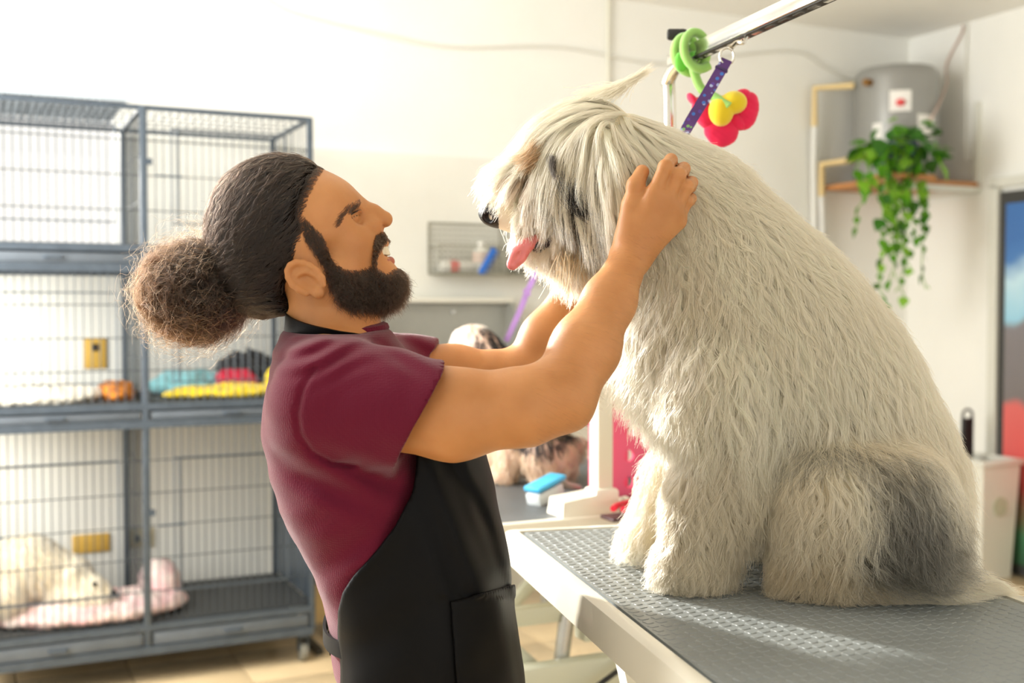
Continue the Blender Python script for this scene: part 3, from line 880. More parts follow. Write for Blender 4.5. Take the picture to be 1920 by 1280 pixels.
for k, (vx, vy, L) in enumerate(vines):
    xd = vx * U[0]; yd = vx * U[1] + vy
    P = [np.array((xd * 0.4, yd * 0.4, 0.16)), np.array((xd * 0.75, yd * 0.9, 0.12))]
    nseg = max(3, int(L / 0.09))
    for i in range(1, nseg + 1):
        P.append(np.array((xd + R_.uniform(-0.02, 0.02) * 1.4, yd + R_.uniform(-0.015, 0.015), 0.12 - L * i / nseg)))
    C = curve_pts(P, 4)
    MB().tube(C, 0.0028, 5).build('vine', m_lf[2], PL)
    nl = int(L / 0.047) + 3
    for i in range(nl):
        q = C[int((len(C) - 1) * (i + 0.5) / nl)]
        leaf(tuple(q), R_.uniform(0.05, 0.082) * (1.0 if i < nl * 0.6 else 0.8), R_.uniform(0, 6.283), R_.uniform(0.4, 1.25), R_.uniform(-0.6, 0.6), R_.choice((0, 0, 1, 2)))

# bin with a dark brush
BN = empty('plastic_bin', tuple(room(-0.20, 0.72, 0)), TH)
tag(BN, 'white plastic bin with open rim beside the printed door', 'bin')
def taper(w0, d0, w1, d1_, z0, z1):
    return [(-w0, -d0, z0), (w0, -d0, z0), (w0, d0, z0), (-w0, d0, z0), (-w1, -d1_, z1), (w1, -d1_, z1), (w1, d1_, z1), (-w1, d1_, z1)]
bb = MB().add(taper(0.105, 0.12, 0.13, 0.15, 0.0, 0.60), [(3, 2, 1, 0), (0, 1, 5, 4), (1, 2, 6, 5), (2, 3, 7, 6), (3, 0, 4, 7)])
bb.add(taper(0.10, 0.115, 0.124, 0.144, 0.01, 0.60), [(0, 1, 2, 3), (4, 5, 1, 0), (5, 6, 2, 1), (6, 7, 3, 2), (7, 4, 0, 3)])
bb.build('bin_body', mat('bin_plastic', (226, 226, 214), 0.45), BN)
rm = MB()
for s_ in (-1, 1): rm.box((0, s_ * 0.15, 0.605), (0.30, 0.024, 0.03), bevel=0.006).box((s_ * 0.13, 0, 0.605), (0.024, 0.32, 0.03), bevel=0.006)
rm.build('rim', mat('bin_rim', (222, 222, 212), 0.45), BN)
MB().lathe([(0, 0), (0.05, 0), (0.05, 0.003), (0, 0.003)], 20, (0.0, -0.141, 0.38), Matrix.Rotation(math.pi / 2, 4, 'X')).build('round_label', mat('bin_label', (206, 204, 180), 0.6, rgb2=(178, 190, 160), nscale=40), BN)
DB = empty('floor_brush', tuple(room(-0.24, 0.68, 0.02)), TH)
tag(DB, 'dark ribbed brush handle sticking up out of the white bin', 'brush')
MB().box((0, 0, 0.70), (0.075, 0.022, 0.20), bevel=0.006).build('paddle', m_pk, DB)
MB().tube(curve_pts([(-0.034, 0, 0.79), (-0.03, 0, 0.83), (0, 0, 0.845), (0.03, 0, 0.83), (0.034, 0, 0.79)], 5), 0.007, 6).build('loop', m_pk, DB)
MB().tube([(0, 0, 0.0), (0, 0, 0.61)], 0.012, 8).build('shaft', m_pk, DB)
for i in range(6): MB().box((-0.028 + i * 0.011, -0.012, 0.70), (0.004, 0.004, 0.18)).build('rib', m_pk, DB)

# ================================================================== grooming tables
m_cream = mat('table_cream', (232, 228, 212), 0.32, noise=0.015, nscale=5, coat=0.2)
m_mat1 = mat('mat_grey', (134, 140, 140), 0.42, noise=0.04, nscale=10)
m_mat2 = mat('mat_charcoal', (92, 96, 98), 0.5, bump=0.3, bscale=260, noise=0.05, nscale=30)
m_rubk = mat('rubber_black', (30, 30, 30), 0.6)
TZ = 0.985; TA = math.radians(13.8)
A0 = np.array([-0.017, 2.112, TZ]); WD, LN = 0.614, 1.12
wv = np.array([math.cos(TA), math.sin(TA), 0.0]); lv = np.array([math.sin(TA), -math.cos(TA), 0.0])
# local frame of the table: origin under the corner A, x along the width, y = -(length)
T1 = empty('grooming_table', (A0[0], A0[1], 0.0), TA)
tag(T1, 'cream framed grooming table with grey bone-patterned mat under the big sheepdog', 'table')
def rr_poly(x0, x1, y0, y1, r, n=5):
    P = []
    for cx, cy, a0 in ((x1 - r, y1 - r, 0), (x0 + r, y1 - r, 90), (x0 + r, y0 + r, 180), (x1 - r, y0 + r, 270)):
        for i in range(n + 1):
            a = math.radians(a0 + 90 * i / n); P.append((cx + r * math.cos(a), cy + r * math.sin(a)))
    return P
def ring_frame(mb, o, i, z0, z1, bev):
    n = len(o)
    def inset(poly, d, c):
        return [(x + (c[0] - x) / math.hypot(c[0] - x, c[1] - y) * d, y + (c[1] - y) / math.hypot(c[0] - x, c[1] - y) * d) for x, y in poly]
    c = (sum(p[0] for p in o) / n, sum(p[1] for p in o) / n)
    o2 = inset(o, bev * 0.35, c); o3 = inset(o, bev * 1.2, c)
    loops = [[(x, y, z0) for x, y in i], [(x, y, z0) for x, y in o], [(x, y, z1 - bev) for x, y in o], [(x, y, z1 - bev * 0.3) for x, y in o2], [(x, y, z1) for x, y in o3], [(x, y, z1) for x, y in i], [(x, y, z0) for x, y in i]]
    vs_ = [p for L in loops for p in L]; fs_ = []
    for k in range(len(loops) - 1):
        for j in range(n): fs_.append((k * n + j, k * n + (j + 1) % n, (k + 1) * n + (j + 1) % n, (k + 1) * n + j))
    mb.add(vs_, fs_, True); return mb
o_ = rr_poly(0, WD, -LN, 0, 0.022); i_ = rr_poly(0.024, WD - 0.024, -LN + 0.024, -0.024, 0.006)
ring_frame(MB(), o_, i_, TZ - 0.055, TZ, 0.005).build('frame', m_cream, T1)
mt = MB().prism(rr_poly(0.020, WD - 0.020, -LN + 0.020, -0.020, 0.006), TZ - 0.03, TZ - 0.0045)
mt.prism(rr_poly(0.031, WD - 0.031, -LN + 0.031, -0.031, 0.008), TZ - 0.006, TZ - 0.001)
mo = mt.build('mat', m_mat1, T1)
# raised bones all over the mat
def bone(cx, cy, an, L, w, z):
    P = []; r = w * 0.62
    for s, a0 in ((1, -50), (1, 50), (-1, 130), (-1, 230)):
        for k in range(5):
            a = math.radians(a0 - 80 + 40 * k)
            ox, oy = s * (L / 2 - r), (1 if a0 in (50, 130) else -1) * r * 0.75
            P.append((ox + r * math.cos(a), oy + r * math.sin(a)))
    ca, sa = math.cos(an), math.sin(an)
    t = lambda p, f, zz: (cx + (p[0] * f) * ca - (p[1] * f) * sa, cy + (p[0] * f) * sa + (p[1] * f) * ca, zz)
    return [t(p, 1.0, z) for p in P], [t(p, 0.84, z + 0.0010) for p in P], [t(p, 0.60, z + 0.0010) for p in P], [t(p, 0.5, z + 0.0010) for p in P]
vs_ = []; fs_ = []
sp = 0.0185; nx = int((WD - 0.085) / sp); ny = int((LN - 0.085) / sp)
for ix in range(nx + 1):
    for iy in range(ny + 1):
        cx = 0.042 + ix * sp; cy = -0.042 - iy * sp
        a_, b_, c_, d_ = bone(cx, cy, math.radians(20) + (math.pi / 2 if (ix + iy) % 2 else 0), 0.0158, 0.0058, TZ - 0.0012)
        n0 = len(vs_); n = len(a_); vs_ += a_ + b_ + c_ + d_
        for k in range(3):
            fs_ += [(n0 + k * n + j, n0 + k * n + (j + 1) % n, n0 + (k + 1) * n + (j + 1) % n, n0 + (k + 1) * n + j) for j in range(n)]
        fs_.append(tuple(n0 + 3 * n + j for j in range(n)))
bo = MB().add(vs_, fs_, True).build('bone_relief', m_mat1, mo); bo['kind'] = 'stuff'
MB().box((WD / 2, -LN / 2, TZ - 0.045), (WD - 0.03, LN - 0.03, 0.02)).build('underboard', m_cream, T1)
# column and base below
for s_ in (-1, 1):
    MB().box((WD / 2 + s_ * 0.16, -LN / 2, TZ - 0.08), (0.05, LN * 0.7, 0.05)).build('runner', m_cream, T1)
    MB().box((WD / 2 + s_ * 0.16, -LN / 2, 0.05), (0.06, LN * 0.72, 0.05)).build('base_rail', m_cream, T1)
    for t_ in (-1, 1):
        MB().tube([(WD / 2 + s_ * 0.16, -LN / 2 - t_ * 0.34, 0.07), (WD / 2 + s_ * 0.16, -LN / 2 + t_ * 0.34, TZ - 0.10)], 0.022, 8).build('scissor_arm', m_cream, T1)
        MB().lathe([(0, 0), (0.028, 0), (0.024, 0.026), (0, 0.026)], 12, (WD / 2 + s_ * 0.16, -LN / 2 + t_ * 0.36, 0.0)).build('foot', m_rubk, T1)
for t_ in (-1, 1): MB().box((WD / 2, -LN / 2 + t_ * 0.36, 0.05), (0.36, 0.05, 0.04)).build('cross_rail', m_cream, T1)

# grooming arm clamped on the far end, with its bar over the dog
m_chr = mat('chrome', (222, 218, 208), 0.14, 1.0)
m_slot = mat('slot_dark', (40, 38, 34), 0.5, 0.5)
GA = empty('grooming_stand', (0, 0, 0)); tag(GA, 'shiny steel grooming stand with slotted bar above the sheepdog', 'grooming stand')
pf = A0 + wv * 0.335 - lv * 0.016
bx0 = np.array(at(1262, 116, 2.19)); bx1 = bx0 + np.array([0.31, -0.95, 0.0]) / np.linalg.norm([0.31, -0.95]) * 0.72
top = np.array([pf[0], pf[1], bx0[2] - 0.10])
GA.location = (pf[0], pf[1], TZ - 0.05)
def lp(p): return np.asarray(p, float) - np.array(GA.location)
MB().tube([lp(p) for p in [(pf[0], pf[1], TZ - 0.12)] + curve_pts([(pf[0], pf[1], TZ + 0.2), tuple(top), tuple(top * 0.35 + bx0 * 0.65 + np.array([-0.006, 0.012, 0.0])), tuple(bx0 + (bx1 - bx0) * 0.06)], 8)], 0.0125, 14).build('post', m_chr, GA)
MB().box(lp((pf[0], pf[1], TZ - 0.028)), (0.05, 0.045, 0.10), rz=TA, bevel=0.004).build('clamp', m_cream, GA)
bd_ = unit(bx1 - bx0); ang = math.atan2(bd_[1], bd_[0])
bl = np.linalg.norm(bx1 - bx0)
MB().box(lp((bx0 + bx1) / 2), (bl, 0.028, 0.026), rz=ang, bevel=0.003).build('bar', m_chr, GA)
MB().box(lp((bx0 + bx1) / 2 + np.array([0, 0, -0.0135])), (bl * 0.97, 0.020, 0.003), rz=ang).build('underside_channel', m_slot, GA)
for i in range(16):
    p = bx0 + bd_ * (0.06 + i * 0.042) + np.array([0, 0, -0.0155])
    MB().box(lp(p), (0.024, 0.008, 0.002), rz=ang).build('slot', m_chr, GA)
kp = bx0 + bd_ * 0.03
MB().tube([lp(kp + np.array([0.0, 0, 0.012])), lp(kp + np.array([-0.004, 0, 0.04]))], 0.005, 8).build('screw', m_steel, GA)
MB().lathe([(0, -0.018), (0.009, -0.018), (0.011, -0.014), (0.011, 0.014), (0.009, 0.018), (0, 0.018)], 10, lp(kp + np.array([-0.006, 0, 0.045])), RY).build('knob', m_rubk, GA)

# purple patterned leash from the bar to the dog's collar
tq_ = np.linspace(0.05, 0.5, 200); cl = bx0 + bd_ * tq_[int(np.argmin(np.abs(to_px(bx0[None, :] + bd_[None, :] * tq_[:, None])[0] - 1392)))] + np.array([0, 0, -0.013])
m_pur = bpy.data.materials.new('leash_purple_flowers'); m_pur.use_nodes = True
nt = m_pur.node_tree; nd = nt.nodes; lk = nt.links
tc = nd.new('ShaderNodeTexCoord'); vo = nd.new('ShaderNodeTexVoronoi'); vo.inputs['Scale'].default_value = 95
lk.new(tc.outputs['Object'], vo.inputs['Vector'])
r1 = nd.new('ShaderNodeValToRGB'); r1.color_ramp.elements[0].position = 0.28; r1.color_ramp.elements[1].position = 0.34
r1.color_ramp.elements[0].color = (1, 1, 1, 1); r1.color_ramp.elements[1].color = (0, 0, 0, 1); lk.new(vo.outputs['Distance'], r1.inputs['Fac'])
hs = nd.new('ShaderNodeValToRGB'); hs.color_ramp.interpolation = 'CONSTANT'
for k_, (p_, c_) in enumerate(((0.0, (60, 110, 190)), (0.35, (110, 160, 90)), (0.6, (160, 170, 210)), (0.8, (90, 60, 150)))):
    e = hs.color_ramp.elements[k_] if k_ < 2 else hs.color_ramp.elements.new(p_)
    e.position = p_; e.color = lin(c_) + (1,)
lk.new(vo.outputs['Color'], hs.inputs['Fac'])
mxc = nd.new('ShaderNodeMixRGB'); mxc.inputs[1].default_value = lin((82, 46, 110)) + (1,)
lk.new(r1.outputs['Color'], mxc.inputs[0]); lk.new(hs.outputs['Color'], mxc.inputs[2]); lk.new(mxc.outputs[0], nd['Principled BSDF'].inputs['Base Color'])
nd['Principled BSDF'].inputs['Roughness'].default_value = 0.6
LS = empty('grooming_leash', tuple(cl)); tag(LS, 'purple flower-print leash clipped to the bar above the sheepdog', 'leash')
def ll(p): return np.asarray(p, float) - cl
e0 = at(1363, 112, cl[1] - 0.012); e1 = at(1283, 250, 1.90); e2 = at(1268, 300, 1.84)
def band(mb, pts, w, t, wd):
    pts = [np.asarray(p, float) for p in pts]; n = len(pts); vs_ = []
    for i, p in enumerate(pts):
        d = unit(pts[min(i + 1, n - 1)] - pts[max(i - 1, 0)]); x = unit(np.asarray(wd, float) - d * np.dot(wd, d)); y = np.cross(d, x)
        for a, b in ((-1, -1), (1, -1), (1, 1), (-1, 1)): vs_.append(p + x * a * w / 2 + y * b * t / 2)
    fs_ = [(4 * i + k, 4 * i + (k + 1) % 4, 4 * i + 4 + (k + 1) % 4, 4 * i + 4 + k) for i in range(n - 1) for k in range(4)] + [(3, 2, 1, 0), tuple(4 * (n - 1) + k for k in range(4))]
    return mb.add(vs_, fs_)
band(MB(), [ll(p) for p in curve_pts([e0, (e0 + e1) / 2, e1, e2], 6)], 0.019, 0.0025, (1, 0, 0.5)).build('strap', m_pur, LS)
mid = e0 + (e1 - e0) * 0.13
band(MB(), [ll(mid - (e1 - e0) * 0.012), ll(mid + (e1 - e0) * 0.012)], 0.022, 0.006, (1, 0, 0.5)).build('keeper', mat('keeper_dark', (60, 40, 84), 0.6), LS)
m_nick = mat('nickel', (206, 200, 186), 0.25, 1.0)
rg_ = [ll(e0 + np.array([0.012 * math.cos(a), 0, 0.014 * math.sin(a) + 0.006])) for a in np.linspace(0, 2 * math.pi, 17)]
MB().tube(rg_, 0.0022, 6).build('ring', m_nick, LS)
hk = e0 + np.array([0.007, 0, 0.020])
MB().tube([ll(p) for p in curve_pts([hk, hk + (cl - hk) * 0.5, cl + np.array([0.0, -0.016, -0.010]), cl + np.array([0.006, -0.018, 0.004])], 5)], [0.0045] * 11 + [0.003] * 5, 8).build('snap_hook', m_nick, LS)

# toy flower twisted on the bar
FT = empty('toy_flower', tuple(bx0 + bd_ * 0.05)); tag(FT, 'pink toy flower with yellow centre on a green stem twisted round the bar', 'toy flower')
fo = np.array(FT.location)
m_stem = mat('plush_green', (150, 200, 104), 0.9, sheen=0.4, noise=0.05, nscale=60)
m_stemd = mat('plush_leaf', (110, 196, 70), 0.9, sheen=0.4)
m_pet = mat('plush_pink', (226, 14, 74), 0.85, sheen=0.4, noise=0.06, nscale=50)
m_ctr = mat('plush_yellow', (228, 200, 22), 0.85, sheen=0.4)
sp_ = []
for i in range(26):                                     # two turns round the bar
    t = i / 25; a = -2.2 + t * 2 * math.pi * 2.0; rad = 0.028
    sp_.append(bx0 + bd_ * (0.115 - 0.075 * t) + np.array([0, 0, 1]) * rad * math.sin(a) * 1.25 + np.cross(bd_, [0, 0, 1]) * rad * math.cos(a))
sp_ += [at(1296, 110, 2.10), at(1303, 140, 2.10), at(1316, 168, 2.10), at(1340, 182, 2.09), at(1368, 200, 2.075)]
MB().tube([p - fo for p in curve_pts(sp_, 3)], 0.0085, 10).build('stem', m_stem, FT)
lf = Shape().ell(at(1277, 116, 2.11), (0.012, 0.006, 0.019), k=0.004)
V, Q = mesh_of(lf, at(1277, 116, 2.11) - 0.03, at(1277, 116, 2.11) + 0.03, 0.0015); link_mesh('stem_leaf', V, Q, m_stemd, FT)
fc = at(1358, 208, 2.10)
ct = Shape().ell(at(1352, 208, 2.092), (0.023, 0.022, 0.028), k=0.01)
ct.ell(at(1376, 192, 2.092), (0.024, 0.022, 0.021), k=0.004)
V, Q = mesh_of(ct, fc - 0.08, fc + 0.08, 0.002); link_mesh('flower_centre', V, Q, m_ctr, FT)
for px_, py_, sx_, sz_, an_ in ((1353, 244, 0.032, 0.031, 0), (1400, 208, 0.022, 0.036, 14), (1320, 212, 0.019, 0.032, -28), (1382, 228, 0.014, 0.020, -50), (1390, 184, 0.020, 0.016, -40), (1298, 186, 0.007, 0.014, -40)):
    pc = at(px_, py_, 2.105); Rm = np.array(Matrix.Rotation(math.radians(an_), 3, 'Y'))
    ps = Shape().ell(pc, (sx_, 0.013, sz_), Rm, 0.006)
    ps.fn(lambda P: 0.0012 * waves(P, 31, 160), op='d')
    V, Q = mesh_of(ps, pc - 0.06, pc + 0.06, 0.002); link_mesh('petal', V, Q, m_pet, FT)

# ------------------------------------------------------------------ second grooming table behind
TZ2 = 0.91
T2 = empty('grooming_table', tuple(room(-3.55, 2.16, 0)), TH)
tag(T2, 'cream grooming table with charcoal mat under the small black and white dog', 'table')
w2_, l2_ = 0.88, 1.08
o_ = rr_poly(-w2_ / 2, w2_ / 2, -l2_ / 2, l2_ / 2, 0.022); i_ = rr_poly(-w2_ / 2 + 0.02, w2_ / 2 - 0.02, -l2_ / 2 + 0.02, l2_ / 2 - 0.02, 0.006)
ring_frame(MB(), o_, i_, TZ2 - 0.05, TZ2, 0.005).build('frame', m_cream, T2)
MB().box((0, 0, TZ2 - 0.012), (w2_ - 0.036, l2_ - 0.036, 0.02)).build('mat', m_mat2, T2)
MB().box((0, 0, TZ2 - 0.035), (w2_ - 0.03, l2_ - 0.03, 0.02)).build('underboard', m_cream, T2)
m_cr2 = mat('frame_sage', (204, 208, 190), 0.4)
for y in (-0.30, 0.30):
    MB().box((0, y, 0.625), (0.76, 0.04, 0.045), bevel=0.004).build('upper_rail', m_cr2, T2)
    MB().box((0, y, 0.05), (0.76, 0.05, 0.05), bevel=0.004).build('base_rail', m_cr2, T2)
    for s_ in (-1, 1):
        MB().tube([(s_ * 0.34, y, 0.06), (-s_ * 0.26, y, 0.62)], 0.022, 8).build('scissor_arm', m_cr2, T2)
        MB().lathe([(0, 0), (0.03, 0), (0.026, 0.026), (0, 0.026)], 12, (s_ * 0.34, y, 0.0)).build('foot', m_rubk, T2)
MB().box((0.0, -0.36, 0.475), (0.80, 0.05, 0.085), bevel=0.006).build('lower_beam', m_cr2, T2)
for x in (-0.32, 0.32): MB().box((x, 0, 0.77), (0.04, 0.9, 0.05)).build('runner', m_cr2, T2)
for x in (-0.32, 0.32):
    for y in (-0.30, 0.30): MB().box((x, y, 0.70), (0.04, 0.04, 0.16)).build('strut', m_cr2, T2)
for x in (-0.35, 0.35): MB().box((x, 0, 0.05), (0.05, 0.62, 0.045)).build('cross_rail', m_cr2, T2)
MB().tube([(-0.12, -0.32, 0.09), (-0.07, -0.32, 0.34)], 0.036, 12).build('lift_cylinder', m_cr2, T2)
MB().tube([(-0.07, -0.32, 0.34), (-0.03, -0.32, 0.62)], 0.020, 10).build('lift_rod', m_steel, T2)
MB().lathe([(0.022, -0.012), (0.042, -0.012), (0.042, 0.012), (0.022, 0.012)], 14, (-0.07, -0.32, 0.345)).build('collar', m_rubk, T2)
MB().box((0.03, -0.32, 0.60), (0.05, 0.06, 0.10), bevel=0.006).build('joint_bracket', m_cr2, T2)
pts = [(-0.30, -0.42, 0.36), (-0.05, -0.42, 0.44), (0.12, -0.42, 0.52), (0.24, -0.42, 0.55), (0.40, -0.41, 0.54)]
MB().tube(curve_pts(pts, 6), 0.007, 8).build('hose', m_rubk, T2)
PCs = []
for k_, (x, z0_) in enumerate(((0.20, 0.12), (0.245, 0.24), (0.33, 0.2))):
    c_ = empty('power_cable', tuple(room(-3.62 + x, 2.16 + 0.47, z0_)), TH)
    tag(c_, ['thin white cable hanging closest to the lift cylinder', 'white cable with a plug hanging under the far table', 'thin white cable beside the hanging plug'][k_], 'cable')
    MB().tube(curve_pts([(0, 0.03, TZ2 - 0.05 - z0_), (0.004, 0, 0.5 - z0_), (-0.008, 0, 0.3 - z0_), (0, 0, 0.02)], 5), 0.006, 6).build('cord', m_pw, c_)
    if k_ == 1: MB().lathe([(0, -0.05), (0.022, -0.05), (0.024, -0.03), (0.014, 0.02), (0.008, 0.05)], 12).build('plug', m_pw, c_)
    else: MB().lathe([(0, -0.02), (0.009, -0.02), (0.009, 0.02), (0.006, 0.03)], 10).build('tip', m_pw, c_)

# grooming post standing on the second table's front edge
PO = empty('grooming_post', tuple(room(-3.585, 2.66, TZ2)), TH)
tag(PO, 'cream square grooming post clamped to the far table', 'grooming post')
MB().box((0, 0, 0.39), (0.042, 0.042, 0.78), bevel=0.004).build('post', m_cream, PO)
MB().box((0, 0, 0.03), (0.062, 0.058, 0.06), bevel=0.006).build('socket', m_cream, PO)
ft = MB().add([(-0.12, -0.03, 0.0), (0.03, -0.035, 0.0), (0.03, 0.05, 0.0), (-0.12, 0.05, 0.0), (-0.115, -0.025, 0.035), (0.03, -0.03, 0.055), (0.03, 0.045, 0.055), (-0.115, 0.045, 0.04)], [(3, 2, 1, 0), (4, 5, 6, 7), (0, 1, 5, 4), (1, 2, 6, 5), (2, 3, 7, 6), (3, 0, 4, 7)])
ft.build('clamp_foot', m_cream, PO)
MB().lathe([(0, 0), (0.02, 0), (0.022, 0.012), (0.012, 0.03), (0, 0.03)], 12, (0.05, -0.01, 0.015), Matrix.Rotation(math.pi / 2, 4, 'Y')).build('knob', m_cream, PO)
MB().tube([(0, 0, 0.775), (0, 0.02, 0.79), (-0.06, 0.26, 0.80), (-0.07, 0.50, 0.80)], 0.011, 10).build('arm', m_cream, PO)
m_pur2 = mat('leash_violet', (166, 128, 190), 0.6)
la = at(949, 640, 3.20); lb = room(-3.585 - 0.07, 2.66 - 0.48, TZ2 + 0.79)
L2 = empty('grooming_leash', tuple(la)); tag(L2, 'violet leash going up from the small dog on the far table', 'leash')
band(MB(), [p - la for p in curve_pts([la, at(985, 556, 3.2), at(1003, 480, 3.2), lb], 6)], 0.016, 0.004, (1, 0, 0.3)).build('strap', m_pur2, L2)
MB().box(at(988, 548, 3.19) - la, (0.02, 0.008, 0.02)).build('slider', m_pur2, L2)

# tools on the far table
def t2(px_, py_): return on_z(px_, py_, TZ2)
SB = empty('slicker_brush', tuple(t2(1022, 942)), TH + 0.35); tag(SB, 'blue and clear slicker brush lying on the far table', 'brush')
MB().box((0.0, 0, 0.050), (0.105, 0.055, 0.014), M=Matrix.Rotation(math.radians(-14), 4, 'Y'), bevel=0.005).build('back_plate', mat('brush_blue', (70, 176, 222), 0.35), SB)
MB().box((0.0, 0, 0.022), (0.095, 0.05, 0.034), M=Matrix.Rotation(math.radians(-14), 4, 'Y'), bevel=0.008).build('clear_guard', mat('clear_plastic', (206, 212, 212), 0.2), SB)
MB().tube([(0.05, 0, 0.055), (0.075, 0, 0.036), (0.15, 0.02, 0.018)], [0.012, 0.011, 0.009], 10).build('handle', mat('brush_handle', (160, 156, 140), 0.4), SB)
m_pink = mat('rack_pink', (240, 92, 128), 0.4)
PR = empty('tool_rack', tuple(t2(1184, 936)), TH); tag(PR, 'pink upright tool rack with round holes on the far table', 'rack')
def holed(W_, H_, hs_, r_, t_):
    """plate in x,z with round holes"""
    mb = MB(); n = 20
    for s_ in (-1, 1):
        pass
    bm = bmesh.new()
    def loop(pts_): 
        v = [bm.verts.new((x, 0, z)) for x, z in pts_]; return [bm.edges.new((v[i], v[(i + 1) % len(v)])) for i in range(len(v))]
    E_ = loop([(-W_ / 2, 0), (W_ / 2, 0), (W_ / 2, H_ * 0.88), (-W_ / 2, H_)])
    for hx, hz in hs_: E_ += loop([(hx + r_ * math.cos(2 * math.pi * i / n), hz + r_ * math.sin(2 * math.pi * i / n)) for i in range(n)])
    bmesh.ops.triangle_fill(bm, edges=E_, use_beauty=True)
    bmesh.ops.recalc_face_normals(bm, faces=bm.faces[:])
    r = bmesh.ops.extrude_face_region(bm, geom=bm.faces[:])
    for v in r['geom']:
        if isinstance(v, bmesh.types.BMVert): v.co.y += t_
    bmesh.ops.recalc_face_normals(bm, faces=bm.faces[:])
    bm.verts.index_update()
    mb.add([v.co for v in bm.verts], [[v.index for v in f.verts] for f in bm.faces]); bm.free(); return mb
holed(0.115, 0.235, [(-0.008, 0.045), (-0.008, 0.112), (-0.008, 0.178)], 0.0155, 0.010).build('holed_plate', m_pink, PR)
MB().box((0, 0.06, 0.006), (0.115, 0.12, 0.012)).build('foot_plate', m_pink, PR)
MB().box((0, 0.115, 0.10), (0.115, 0.010, 0.20)).build('rear_plate', m_pink, PR)
BH = empty('deshedding_tool', tuple(t2(1163, 915)), TH); tag(BH, 'blue handled grooming tool lying behind the pink rack', 'tool')
MB().tube([(-0.06, 0.0, 0.045), (-0.02, 0.0, 0.045), (0.02, 0, 0.045)], [0.016, 0.022, 0.02], 12).build('grip', m_pb, BH)
MB().tube([(0.02, 0, 0.045), (0.06, 0, 0.03)], [0.014, 0.012], 10).build('head', m_pw, BH)
MB().box((-0.02, 0.0, 0.012), (0.06, 0.04, 0.024)).build('rest', m_pk, BH)
m_rdt = mat('plier_red', (214, 26, 52), 0.35)
for k_, (px_, py_, rz_, lab) in enumerate(((1158, 948, 0.1, 'red handled nail clipper on the far table beside the post'), (1180, 966, 0.7, 'second red nail clipper leaning across the first one'))):
    NC = empty('nail_clipper', tuple(t2(px_, py_)), TH + rz_); tag(NC, lab, 'nail clipper')
    z_ = 0.012 + 0.016 * k_
    for s_ in (-1, 1):
        MB().tube(curve_pts([(-0.08, s_ * 0.012, z_), (-0.03, s_ * 0.016, z_), (0.02, s_ * 0.005, z_), (0.03, 0, z_)], 4), 0.0075, 8).build('handle', m_rdt, NC)
    MB().lathe([(0, -0.008), (0.008, -0.008), (0.008, 0.008), (0, 0.008)], 12, (0.028, 0, z_)).build('pivot', m_steel, NC)
    MB().box((0.045, 0, z_), (0.03, 0.014, 0.006)).build('blade', m_steel, NC)
TC = empty('tool_case', tuple(t2(1172, 972)), TH); tag(TC, 'small dark case under the red nail clippers', 'case')
MB().box((0.01, 0.0, 0.004), (0.12, 0.06, 0.008), bevel=0.003).build('case_body', mat('case_dark', (70, 44, 48), 0.5), TC)
MB().box((0.01, 0.0, 0.0085), (0.118, 0.058, 0.001)).build('case_lid', mat('case_lid', (84, 52, 56), 0.5), TC)

# ================================================================== the groomer
YM = 1.65
def h(px, py, dy=0.0): return at(px, py, YM + dy)
def mir(p, y0=YM): q = np.array(p, float); q[1] = 2 * y0 - q[1]; return q
def in_poly(poly, x, y):
    r = np.zeros(len(x), bool); n = len(poly)
    for i in range(n):
        x0, y0 = poly[i]; x1, y1 = poly[(i + 1) % n]
        c = ((y0 > y) != (y1 > y)) & (x < (x1 - x0) * (y - y0) / (y1 - y0 + 1e-12) + x0); r ^= c
    return r
def near_px(P, y0=YM):
    q = P.copy(); q[:, 1] = y0 - np.abs(q[:, 1] - y0); return to_px(q)

m_skin = bpy.data.materials.new('skin'); m_skin.use_nodes = True
nt = m_skin.node_tree; nd = nt.nodes; lk = nt.links; bs = nd['Principled BSDF']
tc = nd.new('ShaderNodeTexCoord'); nz = nd.new('ShaderNodeTexNoise'); nz.inputs['Scale'].default_value = 14; nz.inputs['Detail'].default_value = 6
lk.new(tc.outputs['Object'], nz.inputs['Vector'])
rp = nd.new('ShaderNodeValToRGB'); rp.color_ramp.elements[0].position = 0.3; rp.color_ramp.elements[1].position = 0.72
rp.color_ramp.elements[0].color = lin((180, 122, 72)) + (1,); rp.color_ramp.elements[1].color = lin((202, 143, 92)) + (1,)
lk.new(nz.outputs['Fac'], rp.inputs['Fac']); lk.new(rp.outputs['Color'], bs.inputs['Base Color'])
bs.inputs['Roughness'].default_value = 0.48; bs.inputs['Specular IOR Level'].default_value = 0.35
bs.inputs['Subsurface Weight'].default_value = 0.25; bs.inputs['Subsurface Radius'].default_value = (1, 0.35, 0.2); bs.inputs['Subsurface Scale'].default_value = 0.006
nb = nd.new('ShaderNodeTexNoise'); nb.inputs['Scale'].default_value = 420; lk.new(tc.outputs['Object'], nb.inputs['Vector'])
bp = nd.new('ShaderNodeBump'); bp.inputs['Strength'].default_value = 0.08; bp.inputs['Distance'].default_value = 0.002
lk.new(nb.outputs['Fac'], bp.inputs['Height']); lk.new(bp.outputs['Normal'], bs.inputs['Normal'])

PM = empty('person', (-0.17, YM, 0.0))
tag(PM, 'bearded person with a curly hair bun, maroon shirt and black apron holding the sheepdog', 'person')

